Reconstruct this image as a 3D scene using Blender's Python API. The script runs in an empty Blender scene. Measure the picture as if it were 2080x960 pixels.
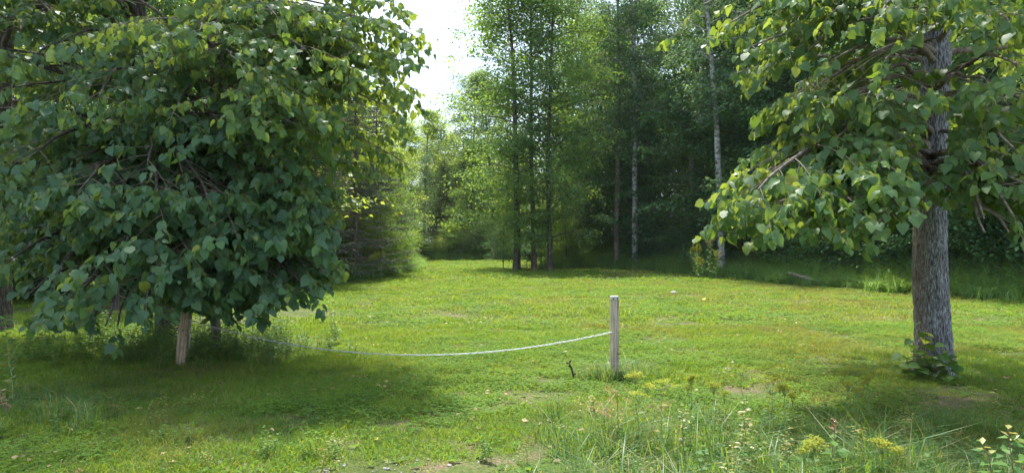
import bpy, math, random
import numpy as np
from mathutils import Vector, Matrix, noise

random.seed(7)
RNG = np.random.default_rng(7)
S = bpy.context.scene
COL = S.collection
R = math.radians

# ------------------------------------------------------------------ camera, sky, sun, exposure
F = 1442.0          # focal length in photograph pixels
EYE = 1.6
HOR = 490.0
cam = bpy.data.cameras.new('camera')
cam.sensor_width = 36.0
cam.lens = 36.0 * F / 2080.0
cam.clip_start = 0.05
cam.clip_end = 2000.0
cam_ob = bpy.data.objects.new('camera', cam)
COL.objects.link(cam_ob)
cam_ob.location = (0, 0, EYE)
cam_ob.rotation_euler = (R(90) + math.atan((HOR - 480.0) / F), 0, 0)
S.camera = cam_ob

SUN_AZ = -18.0      # degrees from the view direction, negative = to the left
SUN_EL = 66.0
sun = bpy.data.lights.new('sun', 'SUN')
sun.energy = 4.6
sun.angle = R(3.0)
sun.color = (1.0, 0.96, 0.88)
sun_ob = bpy.data.objects.new('sun', sun)
COL.objects.link(sun_ob)
sd = Vector((math.sin(R(SUN_AZ)) * math.cos(R(SUN_EL)), math.cos(R(SUN_AZ)) * math.cos(R(SUN_EL)), math.sin(R(SUN_EL))))
sun_ob.rotation_euler = sd.to_track_quat('Z', 'Y').to_euler()

world = bpy.data.worlds.new('World')
S.world = world
world.use_nodes = True
wt = world.node_tree
wn, wl = wt.nodes, wt.links
for n in list(wn):
    wn.remove(n)
sky = wn.new('ShaderNodeTexSky')
sky.sky_type = 'NISHITA'
sky.sun_disc = False
sky.sun_elevation = R(SUN_EL)
sky.sun_rotation = R(SUN_AZ)
sky.dust_density = 2.0
tc = wn.new('ShaderNodeTexCoord')
cn = wn.new('ShaderNodeTexNoise')
cn.inputs['Scale'].default_value = 2.2
cn.inputs['Detail'].default_value = 6
wl.new(tc.outputs['Generated'], cn.inputs['Vector'])
cr = wn.new('ShaderNodeValToRGB')
cr.color_ramp.elements[0].position = 0.36
cr.color_ramp.elements[0].color = (0.4, 0.4, 0.4, 1)
cr.color_ramp.elements[1].position = 0.6
cr.color_ramp.elements[1].color = (1, 1, 1, 1)
wl.new(cn.outputs['Fac'], cr.inputs['Fac'])
mx = wn.new('ShaderNodeMix')
mx.data_type = 'RGBA'
wl.new(cr.outputs['Color'], mx.inputs['Factor'])
wl.new(sky.outputs['Color'], mx.inputs['A'])
mx.inputs['B'].default_value = (5.0, 5.9, 7.2, 1)
bg = wn.new('ShaderNodeBackground')
bg.inputs['Strength'].default_value = 0.115
wl.new(mx.outputs['Result'], bg.inputs['Color'])
wo = wn.new('ShaderNodeOutputWorld')
wl.new(bg.outputs['Background'], wo.inputs['Surface'])

S.view_settings.view_transform = 'Standard'
S.view_settings.look = 'None'
S.view_settings.gamma = 1.0
S.view_settings.exposure = 1.4
try:
    S.cycles.max_bounces = 8
    S.cycles.diffuse_bounces = 4
    S.cycles.glossy_bounces = 2
    S.cycles.transmission_bounces = 5
    S.cycles.sample_clamp_indirect = 4.0
except Exception:
    pass

# ------------------------------------------------------------------ helpers
def P(px, py, Y):
    """point seen at photograph pixel (px, py) at depth Y metres"""
    return np.array([(px - 1040.0) / F * Y, Y, EYE - (py - HOR) / F * Y])

def X(px, Y):
    return (px - 1040.0) / F * Y

def gz(x, y):
    return (0.035 * np.sin(0.31 * x + 1.3) * np.cos(0.23 * y + 0.4) + 0.02 * np.sin(0.9 * x + 0.7 * y)
            + 0.012 * np.sin(2.1 * x - 1.3 * y + 2.0))

_LAT = RNG.random((64, 64))
def vnoise(x, y, scale):
    x = np.asarray(x, float) * scale + 13.7
    y = np.asarray(y, float) * scale + 5.3
    xi, yi = np.floor(x).astype(int), np.floor(y).astype(int)
    fx, fy = x - xi, y - yi
    fx = fx * fx * (3 - 2 * fx); fy = fy * fy * (3 - 2 * fy)
    a = _LAT[xi % 64, yi % 64]; b = _LAT[(xi + 1) % 64, yi % 64]
    c = _LAT[xi % 64, (yi + 1) % 64]; d = _LAT[(xi + 1) % 64, (yi + 1) % 64]
    return (a * (1 - fx) + b * fx) * (1 - fy) + (c * (1 - fx) + d * fx) * fy

def norm(v):
    return v / np.maximum(np.linalg.norm(v, axis=-1, keepdims=True), 1e-9)

def seg_d(p, a, b):
    return 0

class MB:
    """collects batches of vertices and equal-sided faces, then makes one mesh"""
    def __init__(self):
        self.v = []; self.f = []; self.n = 0
    def add(self, verts, faces, mat=0):
        verts = np.asarray(verts, dtype=np.float32).reshape(-1, 3)
        faces = np.asarray(faces, dtype=np.int32)
        self.v.append(verts); self.f.append((faces + self.n, mat)); self.n += len(verts)
    def mesh(self, name, mats, smooth=True):
        me = bpy.data.meshes.new(name)
        v = np.concatenate(self.v)
        loops = np.concatenate([f.ravel() for f, m in self.f])
        tot = np.concatenate([np.full(len(f), f.shape[1], np.int32) for f, m in self.f])
        mi = np.concatenate([np.full(len(f), m, np.int32) for f, m in self.f])
        start = np.concatenate([[0], np.cumsum(tot)[:-1]]).astype(np.int32)
        me.vertices.add(len(v)); me.loops.add(len(loops)); me.polygons.add(len(tot))
        me.vertices.foreach_set('co', v.ravel())
        me.loops.foreach_set('vertex_index', loops)
        me.polygons.foreach_set('loop_start', start)
        me.polygons.foreach_set('loop_total', tot)
        for m in mats:
            me.materials.append(m)
        if len(mats) > 1:
            me.polygons.foreach_set('material_index', mi)
        me.polygons.foreach_set('use_smooth', np.full(len(tot), smooth, dtype=bool))
        me.update(calc_edges=True)
        return me
    def obj(self, name, mats, parent=None, smooth=True):
        if not isinstance(mats, (list, tuple)):
            mats = [mats]
        return ob(name, self.mesh(name, mats, smooth), parent)

def ob(name, me, parent=None, link=True):
    o = bpy.data.objects.new(name, me)
    if link:
        COL.objects.link(o)
    if parent is not None:
        o.parent = parent
    return o

def tag(o, label=None, cat=None, group=None, kind=None):
    if label: o['label'] = label
    if cat: o['category'] = cat
    if group: o['group'] = group
    if kind: o['kind'] = kind
    return o

def thing(name, label, cat, loc=(0, 0, 0), group=None, rz=0.0, sc=None):
    o = bpy.data.objects.new(name, None)
    COL.objects.link(o)
    o.empty_display_size = 0.2
    o.location = loc
    o.rotation_euler = (0, 0, rz)
    if sc is not None:
        o.scale = sc
    return tag(o, label, cat, group)

def tube(mb, pts, radii, sides=8, mat=0, cap=True):
    pts = np.asarray(pts, float)
    n = len(pts)
    radii = np.broadcast_to(np.asarray(radii, float), (n,))
    t = np.gradient(pts, axis=0)
    t = norm(t)
    ref = np.array([0, 0, 1.0]) if abs(t[0][2]) < 0.9 else np.array([1.0, 0, 0])
    u = norm(np.cross(t, ref)); w = norm(np.cross(t, u))
    a = np.linspace(0, 2 * np.pi, sides, endpoint=False)
    ring = pts[:, None, :] + radii[:, None, None] * (np.cos(a)[None, :, None] * u[:, None, :] + np.sin(a)[None, :, None] * w[:, None, :])
    i = np.arange(n - 1)[:, None] * sides
    k = np.arange(sides)[None, :]
    k2 = (k + 1) % sides
    q = np.stack([i + k, i + k2, i + sides + k2, i + sides + k], -1).reshape(-1, 4)
    mb.add(ring.reshape(-1, 3), q, mat)
    if cap:
        mb.add(ring[-1], np.arange(sides)[::-1].reshape(1, -1), mat)

def segs(mb, p0, p1, r0, r1, mat=0):
    """many three-sided straight twigs at once"""
    p0 = np.asarray(p0, float); p1 = np.asarray(p1, float)
    n = len(p0)
    if n == 0:
        return
    r0 = np.broadcast_to(np.asarray(r0, float), (n,)); r1 = np.broadcast_to(np.asarray(r1, float), (n,))
    t = norm(p1 - p0)
    ref = np.where(np.abs(t[:, 2:3]) < 0.9, np.array([[0, 0, 1.0]]), np.array([[1.0, 0, 0]]))
    u = norm(np.cross(t, ref)); w = np.cross(t, u)
    a = np.array([0, 2.094, 4.189])
    c = np.cos(a)[None, :, None] * u[:, None, :] + np.sin(a)[None, :, None] * w[:, None, :]
    v = np.concatenate([p0[:, None] + r0[:, None, None] * c, p1[:, None] + r1[:, None, None] * c], 1)
    base = (np.arange(n) * 6)[:, None, None]
    q = np.array([[0, 1, 4, 3], [1, 2, 5, 4], [2, 0, 3, 5]])[None]
    mb.add(v.reshape(-1, 3), (base + q).reshape(-1, 4), mat)

# leaf templates: (verts, quads); x across, y to the tip, z = upper side
HEART = (np.array([[0, 0, 0], [0, .52, -.05], [0, 1.06, -.30],
                   [-.22, -.14, .05], [-.53, .18, .09], [-.42, .62, -.02],
                   [.22, -.14, .05], [.53, .18, .09], [.42, .62, -.02]], float),
         np.array([[0, 1, 4, 3], [1, 2, 5, 4], [0, 6, 7, 1], [1, 7, 8, 2]]))
OVAL = (np.array([[0, 0, 0], [-.3, .45, .07], [0, 1, -.1], [.3, .45, .07]], float), np.array([[0, 2, 1], [0, 3, 2]]))
LANCE = (np.array([[0, 0, 0], [-.13, .4, .04], [0, 1, -.18], [.13, .4, .04]], float), np.array([[0, 2, 1], [0, 3, 2]]))
ROUND = (np.array([[0, 0, 0], [-.32, .1, .04], [-.42, .5, .06], [0, .95, -.12], [.42, .5, .06], [.32, .1, .04], [0, .5, -.03]], float),
         np.array([[0, 6, 2, 1], [6, 3, 2, 2][:4], [0, 5, 4, 6], [6, 4, 3, 3][:4]]))
ROUND = (ROUND[0], np.array([[0, 6, 1], [6, 2, 1], [6, 3, 2], [0, 5, 6], [6, 5, 4], [6, 4, 3]]))

LEAFLET = (np.array([[0, 0, 0], [-.17, .3, .05], [-.13, .7, -.02], [0, 1, -.18], [.13, .7, -.02], [.17, .3, .05], [0, .5, -.03]], float),
           np.array([[0, 6, 1], [6, 2, 1], [6, 3, 2], [0, 5, 6], [6, 5, 4], [6, 4, 3]]))

def put_leaves(mb, tpl, pos, d, nrm, size, mat=0, width=1.0, curl=False):
    d = norm(d)
    nrm = norm(nrm - (nrm * d).sum(-1, keepdims=True) * d)
    s = np.cross(d, nrm)
    tv, tf = tpl
    size = np.broadcast_to(np.asarray(size, float), (len(pos),))
    if curl:
        cz = RNG.uniform(.2, 2.4, len(pos))[:, None, None]; cw = RNG.uniform(.82, 1.12, len(pos))[:, None, None]
    else:
        cz = 1.0; cw = width
    v = pos[:, None, :] + size[:, None, None] * (tv[None, :, 0:1] * cw * s[:, None, :] + tv[None, :, 1:2] * d[:, None, :] + cz * tv[None, :, 2:3] * nrm[:, None, :])
    f = (np.arange(len(pos)) * len(tv))[:, None, None] + tf[None]
    mb.add(v.reshape(-1, 3), f.reshape(-1, tf.shape[1]), mat)

def leaf_matrix(pos, d, nrm, size):
    d = norm(d); nrm = norm(nrm - (nrm * d).sum() * d); s = np.cross(d, nrm)
    m = Matrix.Identity(4)
    for i in range(3):
        m[i][0] = s[i] * size; m[i][1] = d[i] * size; m[i][2] = nrm[i] * size; m[i][3] = pos[i]
    return m

# ------------------------------------------------------------------ materials
def new_mat(name):
    m = bpy.data.materials.new(name)
    m.use_nodes = True
    nt = m.node_tree
    for n in list(nt.nodes):
        nt.nodes.remove(n)
    out = nt.nodes.new('ShaderNodeOutputMaterial')
    return m, nt, out

def rand_val(nt):
    g = nt.nodes.new('ShaderNodeNewGeometry')
    oi = nt.nodes.new('ShaderNodeObjectInfo')
    a = nt.nodes.new('ShaderNodeMath'); a.operation = 'ADD'
    nt.links.new(g.outputs['Random Per Island'], a.inputs[0])
    nt.links.new(oi.outputs['Random'], a.inputs[1])
    f = nt.nodes.new('ShaderNodeMath'); f.operation = 'FRACT'
    nt.links.new(a.outputs[0], f.inputs[0])
    return f.outputs[0], g, oi

def ramp(nt, stops, src=None):
    r = nt.nodes.new('ShaderNodeValToRGB')
    e = r.color_ramp.elements
    while len(e) > 1:
        e.remove(e[-1])
    e[0].position = stops[0][0]; e[0].color = (*stops[0][1], 1)
    for p, c in stops[1:]:
        k = e.new(p); k.color = (*c, 1)
    if src is not None:
        nt.links.new(src, r.inputs['Fac'])
    return r.outputs['Color']

def mixc(nt, fac, a, b, mode='MIX'):
    m = nt.nodes.new('ShaderNodeMix'); m.data_type = 'RGBA'; m.blend_type = mode
    for v, k in ((fac, 'Factor'), (a, 'A'), (b, 'B')):
        if hasattr(v, 'links') or isinstance(v, bpy.types.NodeSocket):
            nt.links.new(v, m.inputs[k])
        else:
            m.inputs[k].default_value = v if not isinstance(v, tuple) else (*v, 1)
    return m.outputs['Result']

def noise_tex(nt, vec, scale, detail=4, rough=0.55):
    n = nt.nodes.new('ShaderNodeTexNoise')
    n.inputs['Scale'].default_value = scale
    n.inputs['Detail'].default_value = detail
    n.inputs['Roughness'].default_value = rough
    if vec is not None:
        nt.links.new(vec, n.inputs['Vector'])
    return n.outputs['Fac']

def leaf_mat(name, stops, trans=(0.30, 0.42, 0.03), tfac=0.42, rough=0.42, spec=0.35, under=None, world_noise=0.5, tone=None, dry=None):
    m, nt, out = new_mat(name)
    rv, g, oi = rand_val(nt)
    col = ramp(nt, stops, rv)
    # every shoot of leaves a little different in tone
    nz = noise_tex(nt, g.outputs['Position'], world_noise, 3)
    var = ramp(nt, [(0.3, (0.72, 0.8, 0.8)), (0.7, (1.25, 1.15, 1.0))], nz)
    col = mixc(nt, 1.0, col, var, 'MULTIPLY')
    if tone:   # each plant a little different from its neighbours
        tv = ramp(nt, tone, oi.outputs['Random'])
        col = mixc(nt, 1.0, col, tv, 'MULTIPLY')
    if dry:    # patches of the lawn where most blades have browned
        n2 = noise_tex(nt, g.outputs['Position'], 0.42, 5, 0.6)
        mr = nt.nodes.new('ShaderNodeMapRange')
        mr.inputs['From Min'].default_value = 0.50; mr.inputs['From Max'].default_value = 0.66
        mr.inputs['To Max'].default_value = 0.8
        sx = nt.nodes.new('ShaderNodeSeparateXYZ'); nt.links.new(g.outputs['Position'], sx.inputs[0])
        mx_ = nt.nodes.new('ShaderNodeMapRange')      # the ground right of the posts is drier
        mx_.inputs['From Min'].default_value = 0.0; mx_.inputs['From Max'].default_value = 5.0
        mx_.inputs['To Min'].default_value = -0.02; mx_.inputs['To Max'].default_value = 0.10
        nt.links.new(sx.outputs['X'], mx_.inputs['Value'])
        ad = nt.nodes.new('ShaderNodeMath'); ad.operation = 'ADD'
        nt.links.new(n2, ad.inputs[0]); nt.links.new(mx_.outputs[0], ad.inputs[1])
        nt.links.new(ad.outputs[0], mr.inputs['Value'])
        col = mixc(nt, mr.outputs[0], col, dry)
    if under:
        col = mixc(nt, g.outputs['Backfacing'], col, under)
    p = nt.nodes.new('ShaderNodeBsdfPrincipled')
    nt.links.new(col, p.inputs['Base Color'])
    p.inputs['Roughness'].default_value = rough
    p.inputs['Specular IOR Level'].default_value = spec
    t = nt.nodes.new('ShaderNodeBsdfTranslucent')
    tcx = mixc(nt, 0.45, mixc(nt, 1.0, col, (3.2, 2.6, 0.9), 'MULTIPLY'), trans)
    nt.links.new(tcx, t.inputs['Color'])
    ms = nt.nodes.new('ShaderNodeMixShader')
    ms.inputs['Fac'].default_value = tfac
    nt.links.new(p.outputs[0], ms.inputs[1]); nt.links.new(t.outputs[0], ms.inputs[2])
    nt.links.new(ms.outputs[0], out.inputs['Surface'])
    return m

def bark_mat(name, c0, c1, c2, zs=0.18, scale=40, bump=0.5, moss=None):
    m, nt, out = new_mat(name)
    t = nt.nodes.new('ShaderNodeTexCoord')
    mp = nt.nodes.new('ShaderNodeMapping')
    mp.inputs['Scale'].default_value = (1, 1, zs)
    nt.links.new(t.outputs['Object'], mp.inputs['Vector'])
    a = noise_tex(nt, mp.outputs[0], scale, 6, 0.7)
    b = noise_tex(nt, t.outputs['Object'], 3.0, 4)
    col = ramp(nt, [(0.38, c0), (0.5, c1), (0.62, c2)], a)
    col = mixc(nt, 1.0, col, ramp(nt, [(0.3, (0.7, 0.68, 0.66)), (0.7, (1.2, 1.2, 1.22))], b), 'MULTIPLY')
    if moss:
        s = nt.nodes.new('ShaderNodeSeparateXYZ'); nt.links.new(t.outputs['Object'], s.inputs[0])
        mr = nt.nodes.new('ShaderNodeMapRange')
        mr.inputs['From Min'].default_value = moss[1]; mr.inputs['From Max'].default_value = moss[2]
        nt.links.new(s.outputs['X'], mr.inputs['Value'])
        mm = nt.nodes.new('ShaderNodeMath'); mm.operation = 'MULTIPLY'
        nt.links.new(mr.outputs[0], mm.inputs[0]); nt.links.new(b, mm.inputs[1])
        col = mixc(nt, mm.outputs[0], col, moss[0])
    p = nt.nodes.new('ShaderNodeBsdfPrincipled')
    nt.links.new(col, p.inputs['Base Color'])
    p.inputs['Roughness'].default_value = 0.9
    p.inputs['Specular IOR Level'].default_value = 0.2
    bp = nt.nodes.new('ShaderNodeBump')
    bp.inputs['Strength'].default_value = bump
    bp.inputs['Distance'].default_value = 0.02
    nt.links.new(a, bp.inputs['Height'])
    nt.links.new(bp.outputs[0], p.inputs['Normal'])
    nt.links.new(p.outputs[0], out.inputs['Surface'])
    return m

def plain_mat(name, c, rough=0.7, metal=0.0, var=0.0, scale=20):
    m, nt, out = new_mat(name)
    p = nt.nodes.new('ShaderNodeBsdfPrincipled')
    p.inputs['Roughness'].default_value = rough
    p.inputs['Metallic'].default_value = metal
    t = nt.nodes.new('ShaderNodeTexCoord')
    nz = noise_tex(nt, t.outputs['Object'], scale, 4)
    k = max(var, 0.06)
    col = ramp(nt, [(0.3, tuple(x * (1 - k) for x in c)), (0.7, tuple(min(1, x * (1 + k)) for x in c))], nz)
    nt.links.new(col, p.inputs['Base Color'])
    nt.links.new(p.outputs[0], out.inputs['Surface'])
    return m

LEAF_LINDEN = leaf_mat('linden_leaf', [(0.0, (0.032, 0.092, 0.053)), (0.5, (0.048, 0.125, 0.062)), (0.99, (0.075, 0.16, 0.058)), (1.0, (0.2, 0.22, 0.03))],
                       trans=(0.34, 0.46, 0.03), tfac=0.34, rough=0.48, spec=0.42, under=(0.10, 0.17, 0.09), world_noise=1.6)
LEAF_LINDEN2 = leaf_mat('linden_leaf_light', [(0.0, (0.045, 0.11, 0.045)), (0.5, (0.06, 0.135, 0.05)), (0.99, (0.095, 0.17, 0.05)), (1.0, (0.22, 0.24, 0.03))],
                        trans=(0.38, 0.50, 0.03), tfac=0.40, rough=0.48, spec=0.35, under=(0.12, 0.18, 0.075), world_noise=1.6)
LEAF_SPROUT = leaf_mat('sprout_leaf', [(0.0, (0.07, 0.16, 0.05)), (1.0, (0.13, 0.23, 0.05))], tfac=0.4, spec=.3, rough=.5)
LEAF_MAPLE = leaf_mat('maple_leaf', [(0.0, (0.07, 0.14, 0.03)), (1.0, (0.13, 0.21, 0.03))], trans=(0.45, 0.55, 0.03), tfac=0.5, under=(0.12, 0.18, 0.06))
TONE = [(0.0, (0.8, 0.85, 0.9)), (0.5, (1.0, 1.0, 1.0)), (1.0, (1.25, 1.15, 0.9))]
LEAF_ASH = leaf_mat('ash_leaf', [(0.0, (0.07, 0.155, 0.075)), (1.0, (0.13, 0.235, 0.09))], tfac=0.42, tone=TONE, world_noise=0.9, spec=0.12, rough=0.6)
LEAF_ASPEN = leaf_mat('aspen_leaf', [(0.0, (0.06, 0.13, 0.09)), (1.0, (0.11, 0.195, 0.12))], trans=(0.2, 0.34, 0.06), tfac=0.28, tone=TONE, spec=0.12, rough=0.6, world_noise=0.9)
LEAF_FAR_LIT = leaf_mat('sunlit_far_leaf', [(0.0, (0.12, 0.20, 0.11)), (1.0, (0.20, 0.29, 0.13))], tfac=0.45, tone=TONE, world_noise=0.7, spec=.1, rough=.6)  # far leaves coloured brighter to stand for sunlight and haze on them
LEAF_DARK = leaf_mat('forest_leaf', [(0.0, (0.04, 0.115, 0.07)), (1.0, (0.085, 0.175, 0.085))], trans=(0.2, 0.34, 0.05), tfac=0.28, tone=TONE, spec=0.12, rough=0.6, world_noise=0.9)
LEAF_SHRUB = leaf_mat('shrub_leaf', [(0.0, (0.07, 0.15, 0.05)), (0.95, (0.14, 0.24, 0.07)), (1, (0.2, 0.22, 0.05))], tfac=0.42, tone=TONE, world_noise=1.2, spec=0.12, rough=0.6)
NEEDLE = leaf_mat('spruce_needle', [(0.0, (0.06, 0.11, 0.085)), (0.75, (0.10, 0.16, 0.12)), (1.0, (0.17, 0.14, 0.12))], trans=(0.1, 0.16, 0.05), tfac=0.15, tone=TONE)
GRASS = leaf_mat('grass_blade', [(0.0, (0.065, 0.155, 0.03)), (0.6, (0.125, 0.22, 0.034)), (0.91, (0.165, 0.26, 0.045)), (0.95, (0.28, 0.27, 0.12)), (1.0, (0.34, 0.29, 0.16))],
                 trans=(0.34, 0.44, 0.03), tfac=0.40, rough=0.5, spec=0.25, world_noise=0.8, dry=(0.17, 0.165, 0.07))
GRASS_TALL = leaf_mat('tall_grass_blade', [(0.0, (0.04, 0.115, 0.04)), (0.55, (0.08, 0.17, 0.045)), (0.86, (0.13, 0.20, 0.06)), (0.93, (0.22, 0.20, 0.10)), (1.0, (0.30, 0.26, 0.15))],
                      trans=(0.3, 0.42, 0.04), tfac=0.4, rough=0.45, spec=0.35, world_noise=0.8)
GRASS_EDGE = leaf_mat('wood_edge_grass', [(0.0, (0.10, 0.22, 0.09)), (1.0, (0.18, 0.33, 0.12))], tfac=0.38, rough=0.5, world_noise=0.8)
CLOVER = leaf_mat('clover_leaf', [(0.0, (0.06, 0.14, 0.03)), (0.8, (0.11, 0.21, 0.035)), (1.0, (0.17, 0.25, 0.05))], tfac=0.35, rough=0.7, spec=.1, world_noise=0.9)
WEED_GREEN = leaf_mat('weed_leaf', [(0.0, (0.06, 0.14, 0.045)), (1.0, (0.12, 0.22, 0.06))], tfac=0.35, under=(0.12, 0.19, 0.09), spec=.2, rough=.55)
WEED_YELLOW = leaf_mat('yellowing_leaf', [(0.0, (0.13, 0.19, 0.05)), (0.6, (0.23, 0.25, 0.07)), (1.0, (0.32, 0.25, 0.13))], trans=(0.5, 0.5, 0.1), tfac=0.3)
WEED_PINK = leaf_mat('reddened_leaf', [(0.0, (0.28, 0.09, 0.11)), (1.0, (0.32, 0.20, 0.14))], trans=(0.5, 0.1, 0.1), tfac=0.25)
FLOWER = leaf_mat('yellow_flower', [(0.0, (0.17, 0.22, 0.03)), (1.0, (0.31, 0.31, 0.05))], trans=(0.45, 0.42, 0.02), tfac=0.25, spec=.05, rough=.8)
SEED = leaf_mat('dry_seed_head', [(0.0, (0.28, 0.20, 0.14)), (1.0, (0.48, 0.38, 0.27))], trans=(0.4, 0.3, 0.2), tfac=0.25)
DRY = leaf_mat('dry_leaf', [(0.0, (0.20, 0.12, 0.06)), (0.6, (0.29, 0.22, 0.12)), (1.0, (0.38, 0.32, 0.18))], trans=(0.4, 0.3, 0.1), tfac=0.15, rough=0.6)
YELLOW_LEAF = leaf_mat('fallen_yellow_leaf', [(0.0, (0.38, 0.31, 0.06)), (1.0, (0.46, 0.40, 0.14))], trans=(0.5, 0.4, 0.1), tfac=0.1, spec=.05, rough=.8)
STEM_GREEN = plain_mat('green_stem', (0.16, 0.22, 0.06), 0.6, var=0.3)
STEM_RED = plain_mat('reddish_stem', (0.18, 0.10, 0.07), 0.7, var=0.3)
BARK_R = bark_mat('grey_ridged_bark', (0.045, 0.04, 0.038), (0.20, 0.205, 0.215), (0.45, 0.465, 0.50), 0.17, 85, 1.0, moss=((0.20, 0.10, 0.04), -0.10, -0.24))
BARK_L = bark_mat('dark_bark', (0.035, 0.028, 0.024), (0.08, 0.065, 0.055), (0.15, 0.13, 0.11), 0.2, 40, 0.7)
BARK_A = bark_mat('smooth_grey_bark', (0.09, 0.075, 0.06), (0.17, 0.14, 0.115), (0.27, 0.24, 0.20), 0.3, 18, 0.3)
BARK_W = bark_mat('forest_bark', (0.045, 0.037, 0.032), (0.11, 0.09, 0.08), (0.2, 0.175, 0.155), 0.25, 14, 0.5)
BARK_B = bark_mat('pale_mottled_bark', (0.06, 0.055, 0.05), (0.36, 0.35, 0.35), (0.55, 0.55, 0.56), 1.6, 3.5, 0.2)
BARK_BR = bark_mat('brown_bark', (0.08, 0.05, 0.04), (0.17, 0.12, 0.095), (0.26, 0.20, 0.16), 0.25, 14, 0.5)
TWIG = plain_mat('twig', (0.17, 0.13, 0.10), 0.8, var=0.35, scale=8)
DEADWOOD = plain_mat('dead_twig', (0.24, 0.19, 0.17), 0.9, var=0.3)

# ------------------------------------------------------------------ ground
def ground_material():
    m, nt, out = new_mat('soil_and_thatch')
    g = nt.nodes.new('ShaderNodeNewGeometry')
    pos = g.outputs['Position']
    fine = noise_tex(nt, pos, 38, 6, 0.7)
    mid = noise_tex(nt, pos, 2.4, 5)
    big = noise_tex(nt, pos, 0.33, 3)
    thatch = ramp(nt, [(0.3, (0.035, 0.055, 0.02)), (0.5, (0.07, 0.095, 0.03)), (0.7, (0.14, 0.14, 0.06))], fine)
    soil = ramp(nt, [(0.3, (0.06, 0.042, 0.03)), (0.55, (0.15, 0.115, 0.085)), (0.75, (0.30, 0.26, 0.21))], fine)
    mask = nt.nodes.new('ShaderNodeMapRange')
    mask.inputs['From Min'].default_value = 0.50; mask.inputs['From Max'].default_value = 0.66
    nt.links.new(mid, mask.inputs['Value'])
    col = mixc(nt, mask.outputs[0], thatch, soil)
    col = mixc(nt, 1.0, col, ramp(nt, [(0.3, (0.85, 0.95, 0.8)), (0.7, (1.15, 1.05, 1.0))], big), 'MULTIPLY')
    p = nt.nodes.new('ShaderNodeBsdfPrincipled')
    nt.links.new(col, p.inputs['Base Color'])
    p.inputs['Roughness'].default_value = 0.95
    p.inputs['Specular IOR Level'].default_value = 0.1
    b = nt.nodes.new('ShaderNodeBump'); b.inputs['Strength'].default_value = 0.6; b.inputs['Distance'].default_value = 0.02
    nt.links.new(fine, b.inputs['Height']); nt.links.new(b.outputs[0], p.inputs['Normal'])
    nt.links.new(p.outputs[0], out.inputs['Surface'])
    return m

def grid_axis(a, b, step_near, lo, hi, far):
    near = np.arange(a, b + 1e-6, step_near)
    return np.concatenate([np.linspace(lo, a, far)[:-1], near, np.linspace(b, hi, far)[1:]])
gx = grid_axis(-30, 30, 0.4, -500, 500, 10)
gy = grid_axis(-4, 80, 0.5, -400, 700, 10)
GX, GY = np.meshgrid(gx, gy)
mb = MB()
vv = np.stack([GX, GY, gz(GX, GY)], -1).reshape(-1, 3)
nx, ny = len(gx), len(gy)
ii = (np.arange(ny - 1)[:, None] * nx + np.arange(nx - 1)[None, :]).ravel()
mb.add(vv, np.stack([ii, ii + 1, ii + nx + 1, ii + nx], -1))
tag(mb.obj('ground', ground_material()), kind='structure')

# edge of the mown lawn: woods lie outside this outline (x, y)
LAWN = np.array([(-16, 18.5), (-11, 21), (-7.6, 24.5), (-6.3, 27.5), (-5.9, 33), (-5.4, 40), (-6.6, 50), (-7.5, 57.5), (0.5, 58), (3.0, 47), (1.9, 41.3),
                 (4.2, 42.0), (6.5, 40), (9.3, 32.5), (10.6, 26), (12.2, 21.5), (14.4, 17.6), (22, 12), (30, 4), (30, -5), (-30, -5), (-30, 12)])
def inside(px, py, poly):
    px = np.asarray(px); py = np.asarray(py)
    c = np.zeros(px.shape, bool)
    j = len(poly) - 1
    for i in range(len(poly)):
        xi, yi = poly[i]; xj, yj = poly[j]
        t = ((yi > py) != (yj > py)) & (px < (xj - xi) * (py - yi) / (yj - yi + 1e-12) + xi)
        c ^= t
        j = i
    return c
def edge_dist(px, py, poly=LAWN):
    px = np.asarray(px, float); py = np.asarray(py, float)
    best = np.full(px.shape, 1e9)
    for i in range(len(poly)):
        a = poly[i]; b = poly[(i + 1) % len(poly)]
        d = b - a
        t = np.clip(((px - a[0]) * d[0] + (py - a[1]) * d[1]) / (d @ d), 0, 1)
        best = np.minimum(best, np.hypot(px - a[0] - t * d[0], py - a[1] - t * d[1]))
    return best

# ------------------------------------------------------------------ scatter of ground cover
def blades(mb, n, rad, h0, h1, w, lean=0.35, mat=0, curve=0.5, patch=True):
    r = rad * np.sqrt(RNG.random(n)); a = RNG.random(n) * 2 * np.pi
    base = np.stack([r * np.cos(a), r * np.sin(a), np.full(n, -0.008)], -1)
    h = h0 + (h1 - h0) * RNG.random(n)
    la = RNG.random(n) * 2 * np.pi
    le = lean * (0.3 + RNG.random(n)) * h
    dirv = np.stack([np.cos(la), np.sin(la), np.zeros(n)], -1)
    up = np.array([0, 0, 1.0])
    ta = RNG.random(n) * 2 * np.pi
    side = np.stack([np.cos(ta), np.sin(ta), np.zeros(n)], -1) * (w * (0.7 + 0.6 * RNG.random(n)))[:, None] * 0.5
    mid = base + dirv * (le * (0.5 - 0.25 * curve))[:, None] + up * (h * 0.55)[:, None]
    tip = base + dirv * (le * (1 + curve))[:, None] + up * (h * (1 - 0.25 * curve))[:, None]
    v = np.stack([base - side, base + side, mid - side * .8, mid + side * .8, tip], 1)
    o = (np.arange(n) * 5)[:, None, None]
    mb.add(v.reshape(-1, 3), (o + np.array([[0, 1, 3, 2]])[None]).reshape(-1, 4), mat)
    mb.add(v.reshape(-1, 3)[:0], np.zeros((0, 3), int), mat)
    mb.n -= 0
    tri = (o + np.array([[2, 3, 4]])[None]).reshape(-1, 3) + (mb.n - len(v) * 5)
    mb.f.append((tri.astype(np.int32), mat))

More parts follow.
